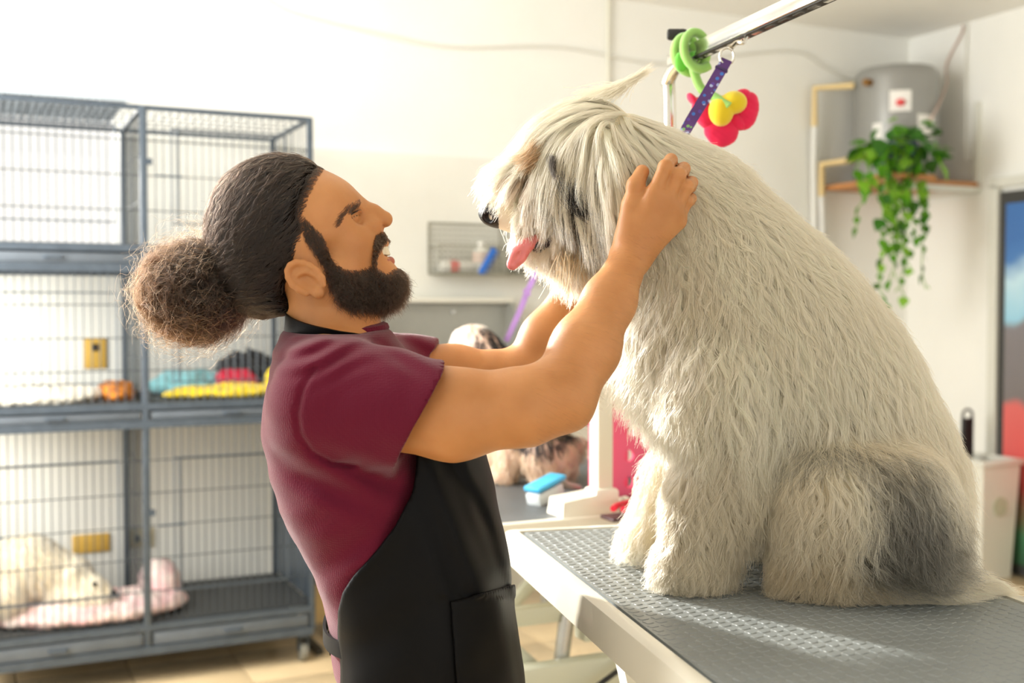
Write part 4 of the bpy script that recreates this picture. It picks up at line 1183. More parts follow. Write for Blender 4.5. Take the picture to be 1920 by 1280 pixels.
TORSO = [(640, 690, .092), (655, 780, .115), (688, 900, .118), (728, 1030, .102), (762, 1130, .103), (775, 1230, .107), (780, 1300, .108)]
def torso(S, dr, k=0.03, upto=7):
    S.chain([(h(x, y), r + dr) for x, y, r in TORSO[:upto]], k, sy=0.64, cy=YM)
    for s in (-1, 1):
        S.limb(h(628, 708), h(640, 732) + np.array([0, s * 0.15, 0]), .056 + dr, .060 + dr, 0.04)
        S.limb(h(655, 790) + np.array([0, s * 0.08, 0]), h(700, 930) + np.array([0, s * 0.06, 0]), .09 + dr, .09 + dr, 0.04)
# arm axes
SHN, ELN, WRN = at(650, 745, 1.49), at(1050, 742, 1.45), at(1183, 480, 1.585)
SHF_, ELF, WRF = at(690, 705, 1.80), at(985, 702, 1.87), mir(WRN, 1.745)
sk = Shape()
torso(sk, -0.014)
# head
sk.chain([(h(600, 520), .060), (h(626, 600), .0615), (h(632, 690), .068)], 0.02)
sk.ell(h(528, 424), (.100, .076, .096), k=0.02)
sk.ell(h(600, 405), (.058, .064, .062), k=0.02)
sk.ball(h(634, 392), .0295, 0.025)
for s in (-1, 1):
    o = np.array([0, s, 0])
    sk.ball(h(618, 395) + o * .030, .036, 0.02)                 # forehead side and brow
    sk.limb(h(655, 385) + o * .018, h(644, 398) + o * .040, .0145, .0125, 0.012)
    sk.ball(h(655, 452) + o * .036, .027, 0.02)                 # cheek
    sk.limb(h(640, 430) + o * .048, h(585, 462) + o * .062, .016, .012, 0.02)   # cheekbone
    sk.limb(h(712, 528) + o * .014, h(618, 538) + o * .052, .021, .019, 0.02)   # jaw
    sk.limb(h(618, 538) + o * .052, h(592, 490) + o * .060, .019, .016, 0.02)
    sk.limb(h(672, 470) + o * .022, h(650, 510) + o * .042, .030, .024, 0.02)
sk.limb(h(640, 440), h(676, 480), .052, .034, 0.02)
sk.limb(h(676, 478), h(713, 524), .030, .0255, 0.02)           # maxilla to chin
sk.ball(h(726, 531), .020, 0.015)
# nose
sk.limb(h(667, 384), h(700, 398), .0105, .0105, 0.012)
sk.limb(h(700, 398), h(721, 411), .0105, .0118, 0.008)
for s in (-1, 1):
    o = np.array([0, s, 0])
    sk.ball(h(706, 424) + o * .0125, .0092, 0.007)
    sk.limb(h(690, 405) + o * .006, h(698, 426) + o * .018, .010, .007, 0.012)
    sk.ball(h(719, 427) + o * .0065, .0042, 0.004, 's')
# lips and mouth opening
sk.limb(h(702, 447), h(716, 456), .017, .0085, 0.012)
sk.ell(h(724, 473), (.012, .021, .0078), np.array(Matrix.Rotation(math.radians(-20), 3, 'Y')), 0.003, 's')
# eyes
for s in (-1, 1):
    o = np.array([0, s, 0])
    sk.ball(h(673, 410) + o * .036, .0105, 0.012, 's')
    sk.ball(h(661, 412) + o * .0315, .0142, 0.004)
    sk.ell(h(672, 410) + o * .036, (.0140, .0150, .0007), np.array(Matrix.Rotation(math.radians(-41), 3, 'Y')), 0.002, 's')
# ears
a = math.radians(37)
RE = np.array([[math.cos(a), 0, math.sin(a)], [0, 1, 0], [-math.sin(a), 0, math.cos(a)]])
e1, e3 = RE[:, 0], RE[:, 2]
for s in (-1, 1):
    ec = at(574, 522, YM - .081); ec = mir(ec) if s > 0 else ec
    o = np.array([0, s, 0])
    sk.ell(ec - o * .002, (.0285, .0085, .0185), RE, 0.006)
    sk.ell(ec + o * .008 + e1 * .003, (.0165, .0085, .0105), RE, 0.004, 's')
    ring = [(ec + o * .0045 + e1 * (.0275 * math.cos(t)) + e3 * (.0185 * math.sin(t)), .0042) for t in np.linspace(math.radians(25), math.radians(300), 12)]
    sk.chain(ring, 0.004)
    sk.chain([(ec + o * .003 + e1 * .012 + e3 * .012, .003), (ec + o * .004 + e1 * -.006 + e3 * .008, .003), (ec + o * .004 + e1 * -.012 + e3 * -.004, .003)], 0.004)
    sk.ball(ec + e1 * .025 - e3 * .006, .0085, 0.006)
    sk.ball(ec + o * .003 + e1 * .018 + e3 * .010, .0045, 0.004)
# near arm
sk.chain([(SHN, .062), (at(850, 777, 1.45), .0565), (at(985, 762, 1.445), .0475), (ELN, .042)], 0.02)
sk.limb(at(1046, 752, 1.45), at(1072, 770, 1.455), .026, .0175, 0.022)
sk.chain([(ELN, .043), (at(1098, 652, 1.475), .0425), (at(1142, 565, 1.53), .0335), (WRN, .0255)], 0.02)
# far arm
sk.chain([(SHF_, .056), (at(850, 703, 1.86), .047), (at(940, 708, 1.87), .042), (ELF, .040)], 0.02)
sk.chain([(ELF, .041), (at(1022, 632, 1.875), .0385), (at(1080, 545, 1.885), .0315), (WRF, .0255)], 0.02)
# hands
FING = [((1227, 362, 1.562), (1248, 313, 1.560), (1258, 300, 1.588), (1258, 310, 1.608), .0098),
        ((1249, 374, 1.566), (1272, 328, 1.562), (1282, 316, 1.590), (1282, 326, 1.612), .0098),
        ((1264, 393, 1.574), (1288, 350, 1.570), (1297, 342, 1.596), (1296, 352, 1.616), .0093),
        ((1270, 414, 1.586), (1289, 377, 1.584), (1296, 372, 1.606), (1294, 382, 1.624), .0080)]
for side in (0, 1):
    t = (lambda p: mir(p, 1.745)) if side else (lambda p: p)
    wr = WRN if not side else WRF
    for m_, p_, d_, q_, r_ in FING:
        M0_, P0_, D0_, T0_ = [t(at(*v)) for v in (m_, p_, d_, q_)]
        sk.limb(wr, M0_, .0205, .0135, 0.016)
    th0, th1, th2 = [t(at(*v)) for v in ((1186, 385, 1.575), (1192, 347, 1.572), (1204, 322, 1.585))]
    sk.limb(t(at(1180, 440, 1.58)), th0, .020, .0155, 0.012)
    sk.chain([(th0, .0135), (th1, .0118), (th2, .0100)], 0.006)
    for m_, p_, d_, q_, r_ in FING:
        M0_, P0_, D0_, T0_ = [t(at(*v)) for v in (m_, p_, d_, q_)]
        sk.chain([(M0_, r_ * 1.08), (P0_, r_)], 0.004)
        sk.ball(P0_, r_ * 1.06, 0.003)
        sk.chain([(P0_, r_), (D0_, r_ * .92), (T0_, r_ * .8)], 0.003)
    
VS, QS = mesh_of(sk, (-.48, 1.22, .80), (.46, 2.12, 1.72), 0.0021)
link_mesh('body', VS, QS, m_skin, PM)

# eyes, lips, teeth
m_eye = bpy.data.materials.new('eye'); m_eye.use_nodes = True
nt = m_eye.node_tree; nd = nt.nodes; lk = nt.links
tc = nd.new('ShaderNodeTexCoord'); gr = nd.new('ShaderNodeTexGradient'); gr.gradient_type = 'SPHERICAL'
mpn = nd.new('ShaderNodeMapping'); mpn.inputs['Location'].default_value = (-0.0125, 0, 0)
mpn.inputs['Scale'].default_value = (52, 52, 52); mpn.vector_type = 'POINT'
mpn.inputs['Location'].default_value = (-0.62, 0, 0)
lk.new(tc.outputs['Object'], mpn.inputs['Vector']); lk.new(mpn.outputs['Vector'], gr.inputs['Vector'])
rp = nd.new('ShaderNodeValToRGB'); rp.color_ramp.elements[0].position = 0.06; rp.color_ramp.elements[0].color = lin((206, 190, 176)) + (1,)
rp.color_ramp.elements[1].position = 0.10; rp.color_ramp.elements[1].color = lin((26, 16, 10)) + (1,)
lk.new(gr.outputs['Fac'], rp.inputs['Fac']); lk.new(rp.outputs['Color'], nd['Principled BSDF'].inputs['Base Color'])
nd['Principled BSDF'].inputs['Roughness'].default_value = 0.1
for s in (-1, 1):
    c = h(661, 412) + np.array([0, s * .0315, 0])
    o = MB().ball((0, 0, 0), (.0125, .0125, .0125), 24, 16).build('eye', m_eye, PM, loc=tuple(c - np.array(PM.location)))
lp_ = Shape()
lp_.chain([(h(706, 486) + np.array([0, -.023, 0]), .004), (h(723, 491) + np.array([0, -.013, 0]), .0058), (h(731, 490), .0063), (h(723, 491) + np.array([0, .013, 0]), .0058), (h(706, 486) + np.array([0, .023, 0]), .004)], 0.004)
V, Q = mesh_of(lp_, h(720, 487) - .05, h(720, 487) + .05, 0.0014)
link_mesh('lower_lip', V, Q, mat('lip', (172, 100, 80), 0.45, sss=0.2), PM)
m_teeth = mat('teeth', (236, 226, 200), 0.2, sss=0.1)
for i in range(-4, 5):
    a = i * 0.27; c = h(704, 470) + np.array([0.0178 * math.cos(a), 0.0185 * math.sin(a), -0.0002])
    MB().box((0, 0, 0), (0.0042, 0.0064, 0.0135), M=Matrix.Rotation(a, 4, 'Z') @ Matrix.Rotation(math.radians(-18), 4, 'Y'), bevel=0.0014).build('tooth', m_teeth, PM, loc=tuple(c - np.array(PM.location)))

# hair
m_hair = hair_mat('hair_dark', 0.28, 0.45)
m_hairm = mat('hair_mass', (20, 15, 12), 0.9, spec=0.05)
HAIR = [(604, 312), (582, 345), (566, 380), (560, 405), (572, 428), (594, 450), (606, 470), (604, 492), (585, 492), (556, 494), (536, 508), (534, 545), (548, 582), (470, 600), (380, 600), (330, 450), (420, 260), (600, 270)]
hm_ = Shape()
hm_.ell(h(528, 424), (.105, .0805, .101), k=0.02); hm_.ell(h(600, 405), (.0605, .0665, .0645), k=0.02)
hm_.limb(h(470, 500), h(430, 532), .06, .03, 0.04)
hm_.limb(h(500, 520), h(540, 560), .062, .045, 0.03)
def hair_region(P):
    x, y = near_px(P); 
    # signed distance to the hair outline in pixels, to metres
    d = np.full(len(P), 1e9); n = len(HAIR)
    for i in range(n):
        a0 = np.array(HAIR[i], float); a1 = np.array(HAIR[(i + 1) % n], float); v = a1 - a0
        t = np.clip(((x - a0[0]) * v[0] + (y - a0[1]) * v[1]) / (v @ v), 0, 1)
        d = np.minimum(d, np.hypot(x - a0[0] - t * v[0], y - a0[1] - t * v[1]))
    return np.where(in_poly(HAIR, x, y), -d, d) / 1290.0 * 0.6
hm_.fn(hair_region, 0.012, 'i')
VH, QH = mesh_of(hm_, h(528, 430) - np.array([.2, .13, .17]), h(528, 430) + np.array([.14, .13, .15]), 0.0028)
HR = link_mesh('hair', VH, QH, m_hairm, PM)
HF = Field(hm_, h(528, 430) - np.array([.26, .2, .2]), h(528, 430) + np.array([.18, .2, .18]), 0.006)
bun = h(362, 548); knot = h(430, 528)
def flow_scalp(P):
    v = unit(knot - P); return v + np.array([0, 0, 0.10]) * 0
rt, nr_ = scatter(VH, QH, 3000)
gd = comb(rt, nr_, flow_scalp, 0.06 + 0.04 * rng.random(3000), HF, K=12, lift=0.16, stiff=0.45, wave=0.0032, freq=2.2, hug=0.003)
rt2, n2 = scatter(VH, QH, 20000)
P, ng = fill(gd, rt2, clump=0.6, fray=0.006, vary=0.3)
base = np.array(lin((27, 19, 14)))
cl_ = base * (0.35 + 1.5 * rng.random((3000, 1))[ng] ** 2.5 + 0.5 * rng.random((len(P), 1)) ** 3)
strands('hair_strands', P, cl_, 0.00026, m_hair, HR)
# loose fly-away hairs on the crown
rt3, n3 = scatter(VH, QH, 420, weight=lambda c: (c[:, 2] > h(528, 400)[2]).astype(float) + 0.15)
gd3 = comb(rt3, n3, flow_scalp, 0.04 + 0.03 * rng.random(420), HF, K=10, lift=0.35, stiff=0.7, wave=0.004, freq=1.6, hug=0.003)
strands('stray_hair', gd3, np.array(lin((110, 84, 60))) * np.ones((420, 1)), 0.00014, m_hair, HR)

# the bun: curls wound about its own centre
bs_ = Shape(); 
bs_.ell(bun, (.058, .055, .055), k=0.02); bs_.ell(h(405, 515), (.036, .036, .042), k=0.02); bs_.ball(h(330, 570), .030, 0.02)
bs_.fn(lambda P: 0.006 * waves(P, 4, 75), op='d')
VB, QB = mesh_of(bs_, bun - .12, bun + .12, 0.003)
BU = link_mesh('hair_bun', VB, QB, m_hairm, PM)
BF = Field(bs_, bun - .16, bun + .16, 0.006)
rt, nr_ = scatter(VB, QB, 1500)
ax = unit(rng.normal(size=(1500, 3)) * np.array([.5, .4, .5]) + np.array([0, 1.0, 0.2]))
def flow_bun_for(axs):
    def f(P):
        r = P - bun; return unit(np.cross(axs, r)) + 0.10 * unit(r)
    return f
gd = comb(rt, nr_, flow_bun_for(ax), 0.06 + 0.05 * rng.random(1500), BF, K=14, lift=0.3, stiff=0.35, wave=0.006, freq=2.6, hug=0.002)
rt2, n2 = scatter(VB, QB, 15000)
P, ng = fill(gd, rt2, clump=0.75, fray=0.008, vary=0.4)
rim_glow = np.clip((h(400, 500)[0] - P[:, -1, 0]) / 0.09, 0, 1)[:, None]  # curls browner to the left: backlit rim glow put into their colour
cl_ = (np.array(lin((24, 16, 11))) * (1 - rim_glow * 0.6) + np.array(lin((60, 36, 20))) * rim_glow * 0.6) * (0.6 + 0.8 * rng.random((len(P), 1)))
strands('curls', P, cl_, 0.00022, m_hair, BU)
rt3, n3 = scatter(VB, QB, 900)
gd3 = comb(rt3, n3, flow_bun_for(unit(rng.normal(size=(900, 3)))), 0.05 + 0.06 * rng.random(900), BF, K=16, lift=0.7, stiff=0.78, wave=0.008, freq=2.4, hug=0.003)
strands('stray_curls', gd3, np.array(lin((96, 62, 38))) * (0.7 + 0.5 * rng.random((900, 1))), 0.00016, m_hair, BU)

# beard, moustache, brows
BEARD = [(598, 455), (612, 470), (626, 492), (648, 503), (672, 505), (690, 498), (703, 494), (712, 506), (727, 512), (738, 504), (750, 500), (775, 520), (765, 548), (735, 575), (700, 578), (660, 578), (632, 562), (614, 540), (607, 505), (590, 470)]
MOUST = [(702, 442), (714, 432), (732, 436), (730, 447), (719, 456), (710, 470), (707, 494), (697, 494), (699, 465)]
BROW = [(632, 418), (640, 396), (655, 380), (674, 373), (678, 380), (664, 391), (648, 402), (638, 424)]
def region_w(poly, P, hemi=None):
    x, y = near_px(P); return in_poly(poly, x, y).astype(float) + 1e-9
SF = Field(sk, h(640, 460) - np.array([.16, .13, .16]), h(640, 460) + np.array([.16, .13, .16]), 0.004)
head_q = QS[(VS[QS[:, 0]][:, 2] > h(640, 600)[2]) & (VS[QS[:, 0]][:, 0] < h(820, 500)[0])]
m_beard = hair_mat('beard_dark', 0.3, 0.5)
def tuft(name, poly, n, length, flow, lift, rad, c, hug=0.002, wave=0.0015, clump=0.3, fray=0.004):
    rt, nn = scatter(VS, head_q, n, weight=lambda C: region_w(poly, C) * (0.35 + 0.65 * region_w([(x_ * .96 + 26.5, y_ * .96 + 21.5) for x_, y_ in poly], C)))
    k = max(200, n // 8)
    gi = rng.choice(n, k, replace=False)
    g = comb(rt[gi], nn[gi], flow, length * (0.8 + 0.4 * rng.random(k)), SF, K=7, lift=lift, stiff=0.6, wave=wave, freq=1.5, hug=hug)
    P, _ = fill(g, rt, clump=clump, fray=fray, vary=0.3)
    return strands(name, P, np.array(lin(c)) * (0.5 + 1.0 * rng.random((n, 1)) ** 2), rad, m_beard, PM)
tuft('beard', BEARD, 13000, 0.020, lambda P: np.tile(unit(np.array([0.35, 0, -1.0])), (len(P), 1)), 0.62, 0.00018, (40, 28, 19), fray=0.011, wave=0.003)
tuft('sideburns', [(566, 400), (590, 425), (606, 440), (616, 470), (612, 492), (598, 488), (588, 468), (566, 440)], 1800, 0.016, lambda P: np.tile(unit(np.array([0.25, 0, -1.0])), (len(P), 1)), 0.2, 0.00018, (40, 29, 20), hug=0.001)
tuft('hairline', [(612, 312), (592, 345), (576, 380), (570, 405), (582, 428), (560, 440), (545, 405), (552, 365), (575, 325), (598, 300)], 2400, 0.022, lambda P: unit(knot - P), 0.15, 0.00017, (38, 27, 19), hug=0.0015)
tuft('moustache', MOUST, 2400, 0.0085, lambda P: np.tile(unit(np.array([0.05, 0, -1.0])), (len(P), 1)) + np.sign(P[:, 1:2] - YM) * np.array([[0, 0.8, 0]]), 0.35, 0.00018, (46, 33, 22))
tuft('eyebrows', BROW, 1300, 0.009, lambda P: np.tile(unit(np.array([-0.6, 0, -0.5])), (len(P), 1)), 0.15, 0.00015, (58, 42, 30), hug=0.0006, wave=0.0005, fray=0.002)
# eyelashes
la_ = []
for s in (-1, 1):
    ec_ = h(661, 412) + np.array([0, s * .0315, 0])
    for i in range(70):
        t = i / 69; a_ = math.radians(-8 + 60 * t)              # from the front of the eye round to its outer corner
        f_ = np.array([math.cos(math.radians(41)), 0, math.sin(math.radians(41))]); d_ = unit(f_ * math.cos(a_) + np.array([0, s, 0]) * math.sin(a_))
        p = ec_ + d_ * .0140 + np.array([-.65, 0, .75]) * .0012
        la_.append([p + d_ * 0.0055 * u + np.array([.75, 0, -.5]) * .004 * u * u for u in np.linspace(0, 1, 5)])
strands('eyelashes', np.array(la_), np.array(lin((24, 18, 14))) * np.ones((140, 1)), 0.00022, m_beard, PM)
m_lash = mat('lash_line', (26, 17, 12), 0.6)
for s in (-1, 1):
    ec_ = h(661, 412) + np.array([0, s * .0315, 0]); f_ = np.array([math.cos(math.radians(41)), 0, math.sin(math.radians(41))])
    ln_ = [ec_ + unit(f_ * math.cos(a_) + np.array([0, s, 0]) * math.sin(a_)) * .0141 - np.array(PM.location) for a_ in np.radians(np.linspace(-20, 96, 15))]
    MB().tube(ln_, [.0003] + [.0011] * 13 + [.0003], 6).build('lash_line', m_lash, PM)
# fine hair on the forearms
rt, nn = scatter(VS, QS, 1800, weight=lambda C: ((C[:, 0] > at(1000, 700, 1.45)[0]) & (C[:, 2] < at(1180, 440, 1.58)[2]) & (C[:, 1] < 1.7)).astype(float) + 1e-9)
AF = Field(sk, (-0.05, 1.3, 1.15), (.30, 1.75, 1.62), 0.006)
g = comb(rt, nn, lambda P: np.tile(unit(np.array([0.9, 0.2, -0.5])), (len(P), 1)), 0.012, AF, K=5, lift=0.25, stiff=0.6, hug=0.001)
strands('arm_hair', g, np.array(lin((96, 64, 40))) * np.ones((len(g), 1)), 0.00004, m_beard, PM)

# shirt
def cloth_mat(name, rgb, weave, bump, rough=0.85, sheen=0.2, dist=0.0008):
    m = bpy.data.materials.new(name); m.use_nodes = True
    nt = m.node_tree; nd = nt.nodes; lk = nt.links; bs = nd['Principled BSDF']
    tc = nd.new('ShaderNodeTexCoord')
    bs.inputs['Base Color'].default_value = lin(rgb) + (1,); bs.inputs['Roughness'].default_value = rough
    bs.inputs['Sheen Weight'].default_value = sheen; bs.inputs['Sheen Roughness'].default_value = 0.4; bs.inputs['Specular IOR Level'].default_value = 0.12
    vo = nd.new('ShaderNodeTexVoronoi'); vo.inputs['Scale'].default_value = weave; vo.inputs['Randomness'].default_value = 0.35
    lk.new(tc.outputs['Object'], vo.inputs['Vector'])
    mu = nd.new('ShaderNodeMath'); mu.operation = 'MULTIPLY'; mu.inputs[1].default_value = -1.0; lk.new(vo.outputs['Distance'], mu.inputs[0])
    bp = nd.new('ShaderNodeBump'); bp.inputs['Strength'].default_value = bump; bp.inputs['Distance'].default_value = dist
    lk.new(mu.outputs[0], bp.inputs['Height']); lk.new(bp.outputs['Normal'], bs.inputs['Normal'])
    return m
m_shirt = cloth_mat('shirt_maroon', (96, 22, 44), 330, 0.6, sheen=0.22)
m_apron = cloth_mat('apron_black', (9, 9, 10), 1200, 0.15, rough=0.5, sheen=0.0)
m_jean = cloth_mat('denim', (58, 98, 148), 900, 0.3)
def plane(c, n):
    n = unit(np.asarray(n, float)); return lambda P: (P - c) @ n
def capf(a, b, ra, rb):
    a, b = np.asarray(a, float), np.asarray(b, float)
    def f(P):
        d = b - a; w = P - a; t = np.clip((w @ d) / (d @ d), 0, 1)
        return np.sqrt(((w - t[:, None] * d) ** 2).sum(1)) - (ra + (rb - ra) * t)
    return f
st = Shape()
torso(st, 0.0)
slN = capf(at(640, 752, 1.495), at(850, 785, 1.437), .084, .073); plN = plane(at(785, 780, 1.452), (.889, 0.05, -.457))
slF = capf(at(690, 695, 1.79), at(850, 700, 1.87), .070, .056); plF = plane(at(810, 672, 1.86), (.93, 0, -.36))
st.fn(lambda P: np.maximum(slN(P), plN(P)), 0.035, 'u')
st.fn(lambda P: np.maximum(slF(P), plF(P)), 0.035, 'u')
st.limb(h(616, 668), h(632, 700), .066, .076, 0.03)
st.limb(at(772, 776, 1.453), at(900, 786, 1.45), .0605, .0605, 0.003, 's')
st.limb(at(800, 700, 1.862), at(900, 704, 1.87), .0500, .0500, 0.003, 's')
# folds
def folds(P):
    x, y = to_px(P)
    w = np.exp(-((x - 600) / 80) ** 2 - ((y - 665) / 45) ** 2)
    d = 0.0035 * w * np.sin((x * 0.35 + y * 1.0) * 0.17 + 1.5 * np.sin(x * 0.03))
    w2 = np.exp(-((x - 640) / 110) ** 2 - ((y - 900) / 60) ** 2)
    d += 0.004 * w2 * np.sin((x * 0.5 - y) * 0.09)
    w3 = np.exp(-((x - 690) / 70) ** 2 - ((y - 1060) / 60) ** 2)
    d += 0.005 * w3 * np.sin((x * 0.55 + y * 0.75) * 0.085)
    w4 = np.exp(-((x - 780) / 60) ** 2 - ((y - 660) / 40) ** 2)
    d += 0.003 * w4 * np.sin((x * 0.6 - y) * 0.13)
    return d + 0.0022 * waves(P, 21, 26)
st.fn(folds, op='d')
# the sleeve seam: a fine groove round the shoulder
SEAM = [(590, 690), (566, 730), (556, 775), (562, 815), (585, 848), (622, 868), (670, 872)]
def seam(P):
    x, y = to_px(P); d = np.full(len(P), 1e9)
    for (a0, b0), (a1, b1) in zip(SEAM[:-1], SEAM[1:]):
        v = np.array([a1 - a0, b1 - b0], float); t = np.clip(((x - a0) * v[0] + (y - b0) * v[1]) / (v @ v), 0, 1)
        d = np.minimum(d, np.hypot(x - a0 - t * v[0], y - b0 - t * v[1]))
    return 0.004 * np.exp(-(d / 5.0) ** 2) * (P[:, 1] < YM)
st.fn(seam, op='d')
st.fn(plane(h(640, 1246), (0, 0, -1)), 0.004, 'i')
nck = h(636, 600)
zn = h(632, 612)[2]
st.fn(lambda P: (P[:, 2] - (zn - 0.12 * np.minimum(np.abs(P[:, 1] - YM), .075))) * .95, 0.010, 'i')
st.limb(h(620, 560), h(634, 640), .064, .070, 0.004, 's')
VT, QT = mesh_of(st, (-.48, 1.28, .84), (-.05, 2.08, 1.42), 0.0035)
SHR = link_mesh('shirt', VT, QT, m_shirt, PM)
# ribbed collar
ring = []
for i in range(25):
    t = 2 * math.pi * i / 24
    ring.append(h(632, 613) + np.array([.0675 * math.cos(t), .0675 * math.sin(t), -0.12 * abs(.0675 * math.sin(t))]))
MB().tube([p - np.array(PM.location) for p in ring], 0.0085, 8, flat=1.0).build('collar', m_shirt, SHR).location = (0, 0, 0)
col_ = SHR.children[-1]; col_.matrix_parent_inverse = Matrix.Identity(4); col_.location = PM.location
col_.parent = SHR; col_.matrix_parent_inverse = Matrix.Identity(4)
col_.matrix_parent_inverse = Matrix.Identity(4)

# apron
ap = Shape()
torso(ap, 0.007)
ap.chain([(h(745, 760), .085), (h(790, 865), .0855), (h(800, 960), .0945), (h(815, 1060), .0985), (h(824, 1180), .102), (h(832, 1300), .104), (h(836, 1520), .112), (h(838, 1800), .118)], 0.04, sy=0.60, cy=YM)
XE = np.array([(600, 835), (800, 800), (868, 782), (930, 770), (985, 742), (1030, 708), (1080, 662), (1110, 642), (1145, 633), (1280, 636), (1900, 660)], float)
def apron_cut(P):
    x, y = near_px(P); xe = np.interp(y, XE[:, 0], XE[:, 1]) if False else np.interp(y, [a for a, b in XE], [b for a, b in XE])
    return (xe - x) / 1400 * 0.8
ap.fn(apron_cut, 0.003, 'i')
def afolds(P):
    x, y = to_px(P)
    d = 0.0035 * np.sin((x - 0.42 * (y - 860)) * 0.085) * np.exp(-((x - 850 - 0.2 * (y - 860)) / 70) ** 2) * (y < 1120)
    d += 0.0045 * np.exp(-((x - (893 + (y - 930) * 0.33)) / 12) ** 2) * np.clip((y - 900) / 60, 0, 1)
    d += 0.004 * np.exp(-((x - (868 + (y - 900) * 0.55)) / 16) ** 2) * np.clip((1060 - y) / 80, 0, 1) * (y > 860)
    return d + 0.0024 * waves(P, 55, 20)
ap.fn(afolds, op='d')
ap.fn(plane(h(760, 770), (-0.3, 0, 1)), 0.004, 'i')
ap.fn(lambda P: 0.52 - P[:, 2], 0.004, 'i')
VA, QA = mesh_of(ap, (-.40, 1.36, .50), (.09, 1.94, 1.32), 0.0036)
AP = link_mesh('apron', VA, QA, m_apron, PM)
# pocket on the near side
pk = Shape(); pk.p = list(ap.p[:-3])
torso_n = len(pk.p)
def pk_cut(P):
    x, y = to_px(P)
    return np.maximum(np.maximum((845 + (y - 1127) * 0.07) - x, (1127 - (x - 845) * 0.27) - y), x - 1010) / 1400 * 0.9
inner = Shape(); inner.p = list(ap.p[:-3])
po = Shape()
po.fn(lambda P: inner(P) + afolds(P) - 0.0045, 0.01, 'u'); po.fn(pk_cut, 0.002, 'i'); po.fn(lambda P: -(inner(P) + 0.012), 0.002, 'i'); po.fn(lambda P: 0.72 - P[:, 2], 0.002, 'i'); po.fn(lambda P: P[:, 1] - YM, 0.002, 'i')
VP, QP = mesh_of(po, (-.14, 1.42, .70), (.06, 1.66, 1.10), 0.0032, disp=0.05)
link_mesh('pocket', VP, QP, m_apron, AP)
# neck strap and waist tie
def strap(pts, w, t, name, wd):
    mb = band(MB(), curve_pts(pts, 6), w, t, wd); o = mb.build(name, m_apron, AP); return o
def strap_path(sg):
    P_ = []
    for t, zy, rr in ((180, 598, .069), (205, 604, .071), (230, 612, .076), (255, 622, .083), (280, 632, .090), (305, 644, .095)):
        a_ = math.radians(t); q_ = h(628, zy) + np.array([rr * math.cos(a_), rr * math.sin(a_), 0]); P_.append(q_)
    P_ += [at(715, 690, YM - .088), at(770, 760, YM - .080)]
    return P_ if sg < 0 else [mir(p) for p in P_]
strap(strap_path(-1), 0.024, 0.004, 'neck_strap', (0.15, -0.35, 1))
strap(strap_path(1), 0.024, 0.004, 'neck_strap', (0.15, 0.35, 1))
tie = []
for i in range(13):
    t = math.radians(80 + 200 * i / 12 )
    tie.append(h(756, 1165) + np.array([.112 * math.cos(t), .170 * math.sin(t), 0.004 * math.sin(3 * t)]))
strap(tie, 0.022, 0.004, 'waist_tie', (0, 0, 1))
strap([h(622, 1172), h(618, 1190), h(622, 1225)], 0.018, 0.003, 'tie_end', (0, 1, 0))

# jeans and shoes
je = Shape()
je.limb(h(775, 1235), h(785, 1310), .101, .100, 0.03, sy=0.62, cy=YM)
for s in (-1, 1):
    x0 = h(785, 1300)[0]
    je.chain([((x0, YM + s * .085, .80), .088), ((x0 + .01, YM + s * .10, .48), .066), ((x0 - .01, YM + s * .11, .07), .055)], 0.03)
je.fn(lambda P: 0.003 * waves(P, 77, 30), op='d')
je.fn(lambda P: 0.045 - P[:, 2], 0.003, 'i')
V, Q = mesh_of(je, (-.35, 1.38, .03), (.10, 1.92, 1.02), 0.006); link_mesh('jeans', V, Q, m_jean, PM)
for s in (-1, 1):
    sh_ = Shape(); x0 = h(785, 1300)[0] - .01
    sh_.limb((x0 - .02, YM + s * .11, .05), (x0 + .16, YM + s * .125, .035), .050, .040, 0.02, sy=1.1, cy=YM + s * .115)
    sh_.fn(lambda P: 0.001 - P[:, 2], 0.004, 'i')
    V, Q = mesh_of(sh_, (x0 - .1, YM + s * .115 - .08, -.02), (x0 + .25, YM + s * .115 + .08, .12), 0.005); link_mesh('shoe', V, Q, mat('shoe_dark', (50, 48, 46), 0.6), PM)

# ================================================================== the big sheepdog
YD = 1.745
def g_(px, py, dy=0.0): return at(px, py, YD + dy)
m_fur = hair_mat('fur_cream', 0.45, 0.7, soft=0.4)
m_under = mat('undercoat', (238, 226, 198), 0.9)
DG = empty('dog', tuple(on_z(1400, 1090, TZ)))
tag(DG, 'big shaggy cream sheepdog with grey haunch sitting on the grooming table', 'dog')
D = Shape()
D.chain([(g_(1300, 460), .100), (g_(1340, 545), .143), (g_(1425, 650), .155), (g_(1525, 745), .140), (g_(1605, 880), .130), (g_(1622, 960), .105)], 0.04, sy=1.12, cy=YD)
D.chain([(g_(1185, 370), .095), (g_(1255, 420), .100), (g_(1310, 500), .115)], 0.05)
D.limb(g_(1290, 640), g_(1350, 775), .078, .058, 0.05)
# head
D.ball(g_(1120, 315), .092, 0.03); D.ball(g_(1075, 330), .075, 0.03)
D.limb(g_(1060, 365), g_(968, 392), .062, .036, 0.03)
D.limb(g_(968, 392), g_(938, 398), .036, .022, 0.015)
D.limb(g_(1090, 440), g_(1000, 455), .040, .022, 0.02)
for s in (-1, 1):
    o = np.array([0, s, 0])
    D.chain([(g_(1120, 285) + o * .085, .022), (g_(1148, 345) + o * .105, .024), (g_(1150, 400) + o * .105, .018)], 0.015)   # ear
